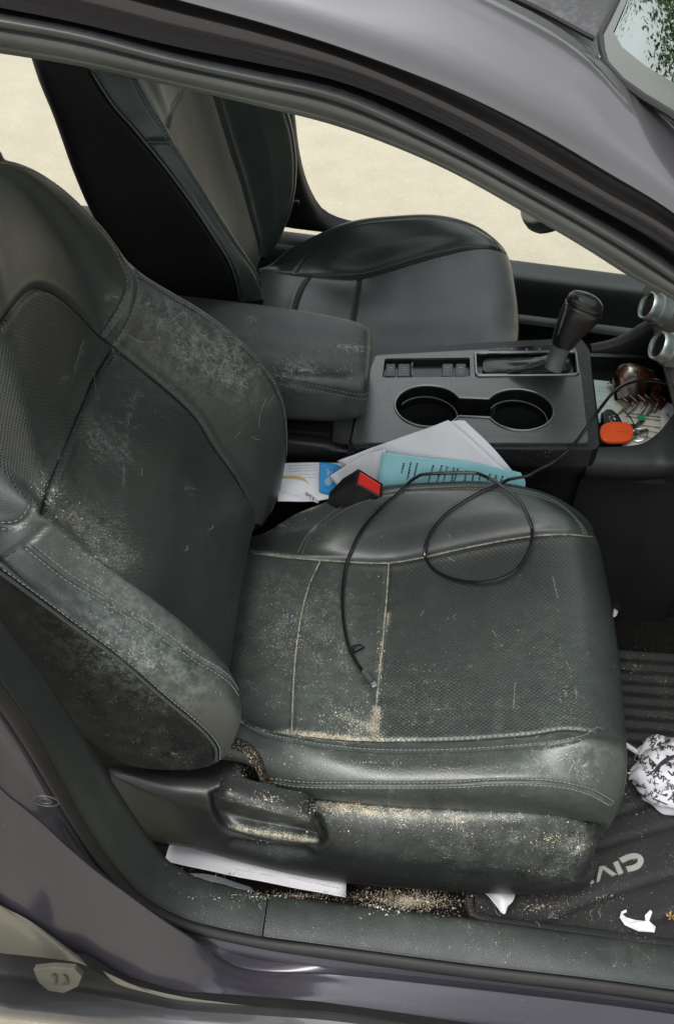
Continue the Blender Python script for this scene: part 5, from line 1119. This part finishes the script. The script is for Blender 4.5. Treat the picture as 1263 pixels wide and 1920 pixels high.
def scraps():
    a = Acc(); pts = [(1161,1720),(1170,1734),(1196,1746),(1226,1748),(1228,1738),(1216,1727),(1222,1710),(1218,1706),(1208,1716),(1209,1727),(1190,1725),(1173,1720),(1166,1714),(1174,1710),(1173,1705),(1164,1709)]
    a.prism([PT(x, y, 'z', .278+.003*math.sin(x*.1)) for x, y in pts], [0, 0, -.0008]); o = a.build('torn_paper', [M['paper']]); tag(o, 'torn white paper scrap lying on the rubber floor mat', 'paper')
    # long folded sheet under the seat
    P = [[(318,1584,-.560,.0),(400,1592,-.560,0),(520,1616,-.562,0),(650,1636,-.562,0)],[(310,1612,-.592,0),(400,1634,-.594,0),(520,1658,-.596,0),(648,1682,-.598,0)]]
    rows = [[W(x, y, yy) for x, y, yy, _ in r] for r in P]; mid = [(np.array(p)+np.array(q))/2+np.array([0, 0, .002]) for p, q in zip(*rows)]; o = patch('folded_letter', [rows[0], mid, rows[1]], M['paper'], wave=.0006, thick=.0012); tag(o, 'long white folded letter pushed under the near seat by the sill', 'letter')
    b = bvh_obj(o); t = Acc(); bars(t, b, [(440,1630,480,1637),(488,1639,512,1643)], 2); t.build('print', [simple('faint grey print', (.5, .5, .54), .8)], o); t = Acc(); bars(t, b, [(540,1645,585,1655),(590,1656,635,1666)], 2); t.build('print', [simple('faint print', (.5, .5, .54), .8)], o)
    o = patch('folded_letter', [[W(345,1632,-.598), W(400,1640,-.60), W(470,1660,-.60)], [W(360,1648,-.618), W(410,1652,-.618), W(480,1670,-.618)]], simple('dull grey paper', (.33, .34, .36), .8), wave=.001); o.location = (0, 0, -.004); tag(o, 'dull grey scrap of paper beneath the long folded letter', 'paper')
    o = patch('crumpled_paper', [[PT(908,1674,'z',.285), PT(935,1672,'z',.288), PT(966,1676,'z',.286)], [PT(925,1690,'z',.300), PT(940,1690,'z',.292), PT(960,1690,'z',.300)], [PT(938,1710,'z',.292), PT(945,1714,'z',.290), PT(952,1700,'z',.300)]], M['paper'], wave=.001, k=(200, 160)); tag(o, 'small crumpled white paper at the foot of the seat base', 'paper')
    o = patch('paper_scrap', [[PT(1150,1140,'z',.285), PT(1158,1146,'z',.285)], [PT(1148,1158,'z',.285), PT(1155,1154,'z',.285)]], M['paper'], wave=0, n=(4, 4)); tag(o, 'tiny white paper corner beyond the front edge of the seat', 'paper')
    g = Acc(); q = PT(1256,1719,'z',.277)
    for k in range(5):
        t = k*1.3; g.add([q, q+np.array([.007*math.cos(t), .007*math.sin(t), .003]), q+np.array([.005*math.cos(t+.6), .005*math.sin(t+.6), .001])], [(0, 1, 2)])
    o = g.build('dry_leaf', [simple('dry leaf', (.38, .22, .07), .8)]); tag(o, 'curled tan leaf fragment on the floor mat near the torn paper', 'leaf')
scraps()
def umbrella():
    root = tag(empty('folding_umbrella', tuple(PT(1250,1450,'z',.275))), 'folded white umbrella with black scribbled lettering lying in footwell', 'umbrella')
    z = .285; T = np.array([PT(x, y, 'z', zz) for x, y, zz in ((1206,1412,.300),(1214,1392,.305),(1240,1388,.312),(1270,1384,.315),(1340,1376,.315),(1430,1372,.31))])
    T2 = np.array([PT(x, y, 'z', zz) for x, y, zz in ((1198,1432,.31),(1215,1412,.322),(1240,1408,.332),(1275,1406,.334),(1340,1400,.335),(1430,1396,.33))])
    Mi = np.array([PT(x, y, 'z', zz) for x, y, zz in ((1184,1450,.305),(1205,1442,.325),(1235,1446,.338),(1275,1452,.340),(1340,1460,.34),(1430,1470,.335))])
    B = np.array([PT(x, y, 'z', zz) for x, y, zz in ((1188,1462,.290),(1206,1482,.305),(1235,1494,.312),(1275,1514,.314),(1340,1545,.31),(1430,1590,.31))])
    B2 = np.array([PT(x, y, 'z', zz) for x, y, zz in ((1204,1478,.278),(1206,1496,.278),(1232,1510,.278),(1270,1528,.278),(1340,1560,.278),(1430,1605,.278))])
    G = loft([T+np.array([0, .0, -.03]), T, T2, Mi, B, B2], 90, 14); N = normals(G); N *= np.sign(N[..., 2:3].mean()); ph = np.linspace(0, 1, G.shape[0])[:, None, None]; fade = np.linspace(1, .35, 90)[None, :, None]
    V = G+N*(.007*np.abs(np.sin(ph*math.pi*5+G[..., 0:1]*30))*fade+.003*np.sin(G[..., 0:1]*160+ph*7)*np.sin(ph*23)); o = mesh('fabric', V.reshape(-1, 3), grid_faces(*V.shape[:2]), [M['white_cloth']], root)
    b = bvh_of(V.reshape(-1, 3), grid_faces(*V.shape[:2])); a = Acc()
    L = [('A',1241,1466,16,.3),('A',1250,1500,22,-.4),('K',1226,1474,14,.6),('V',1214,1470,13,.2),('R',1214,1490,14,-.5),('E',1206,1478,12,.5),('3',1252,1438,12,.2),('V',1243,1432,12,-.3),('O',1256,1425,13,.1),('N',1222,1440,13,.8),('S',1228,1422,13,-.3),('A',1216,1430,12,.4),('Z',1236,1408,12,.2),('M',1248,1404,11,-.2),('T',1222,1404,12,.9),('I',1240,1450,14,1.2),('X',1232,1456,10,.5),('W',1208,1448,10,.9),('2',1218,1454,11,.2),('B',1256,1480,14,.2)]
    for _ in range(230):
        x, y, r = random.uniform(1190, 1430), random.uniform(1380, 1600), random.uniform(0, 6.3); sz = random.uniform(5, 12); c, q = math.cos(r), math.sin(r)
        write(a, random.choice('AKVRENSZTMIXW3Y4'), b, (x, y), (sz*c, -sz*q), (-sz*q, -sz*c), .0009)
        p, n = on(b, [(x, y), (x+sz*c*.8, y-sz*q*.6), (x+sz*q*.9, y+sz*c*.8)], .0007, n=10)
        if len(p) > 3 and length(p) < .05: a.tube(p, random.uniform(.0005, .0012), 4)
    def t3(P, r=.0011):
        p, n = on(b, P, .0008, n=24)
        if len(p) > 2: a.tube(p, r, 4)
    for ch, x, y, s, r in L:
        c, q = math.cos(r), math.sin(r); write(a, ch, b, (x, y), (s*c, -s*q), (-s*q, -s*c), .0008)
        write(a, ch, b, (x+.8, y+.5), (s*c, -s*q), (-s*q, -s*c), .0009)
    t3([(1263,1418),(1248,1424),(1236,1436),(1232,1448)], .0022); t3([(1212,1455),(1222,1448),(1232,1440)]); t3([(1222,1496),(1240,1504),(1250,1508)]); t3([(1206,1425),(1216,1418)]); t3([(1230,1398),(1250,1392)])
    a.build('lettering', [M['ink']], o)
    s = Acc(); s.tube([PT(1172,1396,'z',.292), PT(1196,1412,'z',.298)], .0034, 8); s.tube([PT(1196,1412,'z',.298), PT(1206,1420,'z',.30)], .0018, 6); s.build('shaft', [M['paper']], root, smooth=True)
    for x, y, dx, dy in ((1186,1440,-6,4),(1182,1448,-6,2),(1194,1430,-4,-5),(1212,1392,-2,-7),(1218,1390,0,-7),(1208,1396,-4,-6)):
        r = Acc(); r.tube([PT(x+4, y, 'z', .302), PT(x+dx, y+dy, 'z', .300)], .0010, 5); r.build('rib_tip', [simple('brass tip', (.45, .38, .22), .35, .8)], root)
umbrella()

# ------------------------------------------------------------------ sand and lint
def scatter():
    obs = [cush, back] + [o for o in bpy.data.objects if o.type == 'MESH' and o.name.split('.')[0] in ('side_cover', 'lever', 'floor_carpet', 'floor_mat', 'sill_trim', 'pillar_trim', 'top_panel', 'fabric_edge', 'armrest', 'folded_letter', 'storage_tray', 'centre_console', 'raised_rim')]
    b = bvh_obj(*obs); G = [Acc(), Acc()]
    spots = [(560,1200,120,150,420,.0007),(640,1340,70,60,320,.0008),(620,1380,80,8,260,.0009),(712,1240,10,150,220,.0009),(600,1240,8,140,40,.0006),(800,1280,110,110,260,.0006),(950,1220,160,150,160,.0006),(560,1430,110,40,120,.0006),(850,1440,260,40,110,.0006),
      (650,1510,120,14,420,.0008),(850,1535,160,18,420,.0008),(1030,1570,70,40,260,.0008),(500,1500,60,18,220,.0008),(520,1570,70,10,140,.0008),(750,1545,250,30,260,.0007),(1000,1640,80,20,60,.0007),
      (760,1690,110,28,4200,.0010),(560,1680,160,12,900,.0009),(1010,1700,80,30,260,.0008),(1130,1680,90,60,150,.0007),(1200,1560,60,160,90,.0006),(430,1640,100,14,200,.0008),
      (900,1790,350,40,70,.0006),(700,1740,180,30,50,.0006),(450,1700,90,30,40,.0006),(200,1050,50,30,260,.0006),(130,970,50,40,160,.0006),(470,1430,30,40,160,.0007),(330,1410,60,30,60,.0006),(250,1300,120,80,40,.0006),
      (520,1040,60,6,80,.0006),(880,1385,170,5,120,.0006),(300,780,120,160,50,.0005),(860,730,200,50,60,.0004),(1000,790,80,30,60,.0004),(1190,1250,60,60,120,.0008),(530,985,50,22,120,.0006)]
    spots += [(520,1180,70,140,900,.00042),(640,1220,60,130,1100,.00042),(620,1110,70,50,350,.00042),(880,1250,180,130,500,.00042),(820,1330,110,50,450,.00042),(700,1430,260,30,500,.00045),(1060,1300,60,150,260,.00045),(180,1010,70,60,700,.00045),(100,920,60,60,250,.00045),(850,1540,230,30,700,.0005),(1080,1590,40,50,260,.0005),(330,1400,80,50,180,.00045),(450,1440,60,60,250,.00045)]
    for (x, y, rx, ry, n, r) in spots:
        for _ in range(n):
            t = random.uniform(0, 2*math.pi); k = abs(random.gauss(0, .55)); px, py = x+rx*k*math.cos(t), y+ry*k*math.sin(t); h = hit(b, px, py)
            if h is None or h[1][2] < .12: continue
            s = r*min(2.6, .75*math.exp(random.gauss(0, .42))); c = h[0]+h[1]*s*.5; V = [c+s*np.array([random.uniform(-1, 1), random.uniform(-1, 1), random.uniform(-.6, .6)]) for _ in range(4)]
            G[random.random() < (.45 if r > .00055 else .8)].add(V, [(0, 1, 2), (0, 3, 1), (1, 3, 2), (0, 2, 3)])
    a = Acc(); a.add(G[0].V, G[0].F, 0); a.add(G[1].V, G[1].F, 1)
    o = a.build('sand', [simple('tan grain', (.40, .32, .20), .85, var=.3, vs=500), simple('pale grain', (.58, .55, .47), .85)]); tag(o, kind='stuff')
    l = Acc()
    for (x, y, rx, ry, n) in ((400,850,90,160,4),(900,1200,200,150,4),(730,1690,120,20,8),(1050,1720,140,30,9),(1030,1400,70,40,3)):
        for _ in range(n):
            px, py = x+random.gauss(0, rx*.6), y+random.gauss(0, ry*.6); t = random.uniform(0, 6.3); P = []; 
            for s in range(6): P.append((px, py)); t += random.gauss(0, .7); px += 3*math.cos(t); py += 3*math.sin(t)
            q, n_ = on(b, P, .0006)
            if len(q) > 3 and length(q) < .05: l.tube(q, .00018, 3)
    o = l.build('lint', [simple('pale lint', (.45, .46, .43), .9)]); tag(o, kind='stuff')
scatter()

# ------------------------------------------------------------------ trees past the car (seen in the windshield)
def tree(x, y, h, seed, label):
    rd = random.Random(seed); root = tag(empty('tree', (x, y, 0)), label, 'tree', 'trees beyond the driveway'); t = Acc()
    tr = [np.array([x+.15*math.sin(k), y+.1*math.cos(k*2), h*.62*k/5]) for k in range(6)]; t.tube(tr, np.linspace(.22, .09, 6), 10); tips = []
    for k in range(26):
        b = tr[2+k % 4]; a = rd.uniform(0, 6.3); L = h*rd.uniform(.18, .36); e = b+np.array([math.cos(a)*L, math.sin(a)*L, L*rd.uniform(.3, 1.2)]); m = (b+e)/2+np.array([0, 0, .15]); t.tube([b, m, e], [.06, .035, .012], 6); tips += [e, (m+e)/2, m]
    tips.append(tr[-1]+np.array([0, 0, h*.3])); t.build('trunk', [simple('bark', (.09, .07, .05), .9)], root, smooth=True)
    l = Acc(); V = []; F = []
    for c in tips:
        R = h*rd.uniform(.05, .10)
        for _ in range(420):
            p = c+np.array([rd.gauss(0, R*.7) for _ in range(3)]); u = np.array([rd.gauss(0, 1) for _ in range(3)]); u /= np.linalg.norm(u); w = np.cross(u, [rd.gauss(0, 1), rd.gauss(0, 1), rd.gauss(0, 1)]); w /= np.linalg.norm(w); s = rd.uniform(.07, .15)
            i = len(V); V += [p-u*s, p+w*s*.5, p+u*s, p-w*s*.5]; F.append((i, i+1, i+2, i+3))
    mesh('crown', V, F, [simple('leaf', (.06, .11, .035), .6, var=.5, vs=1.5)], root, smooth=False)
tree(9.4, 19.8, 15.0, 3, 'leafy green tree beyond the driveway, reflected in the windshield corner')
tree(13.0, 21.0, 15, 5, 'taller green tree standing behind and beside the reflected one')
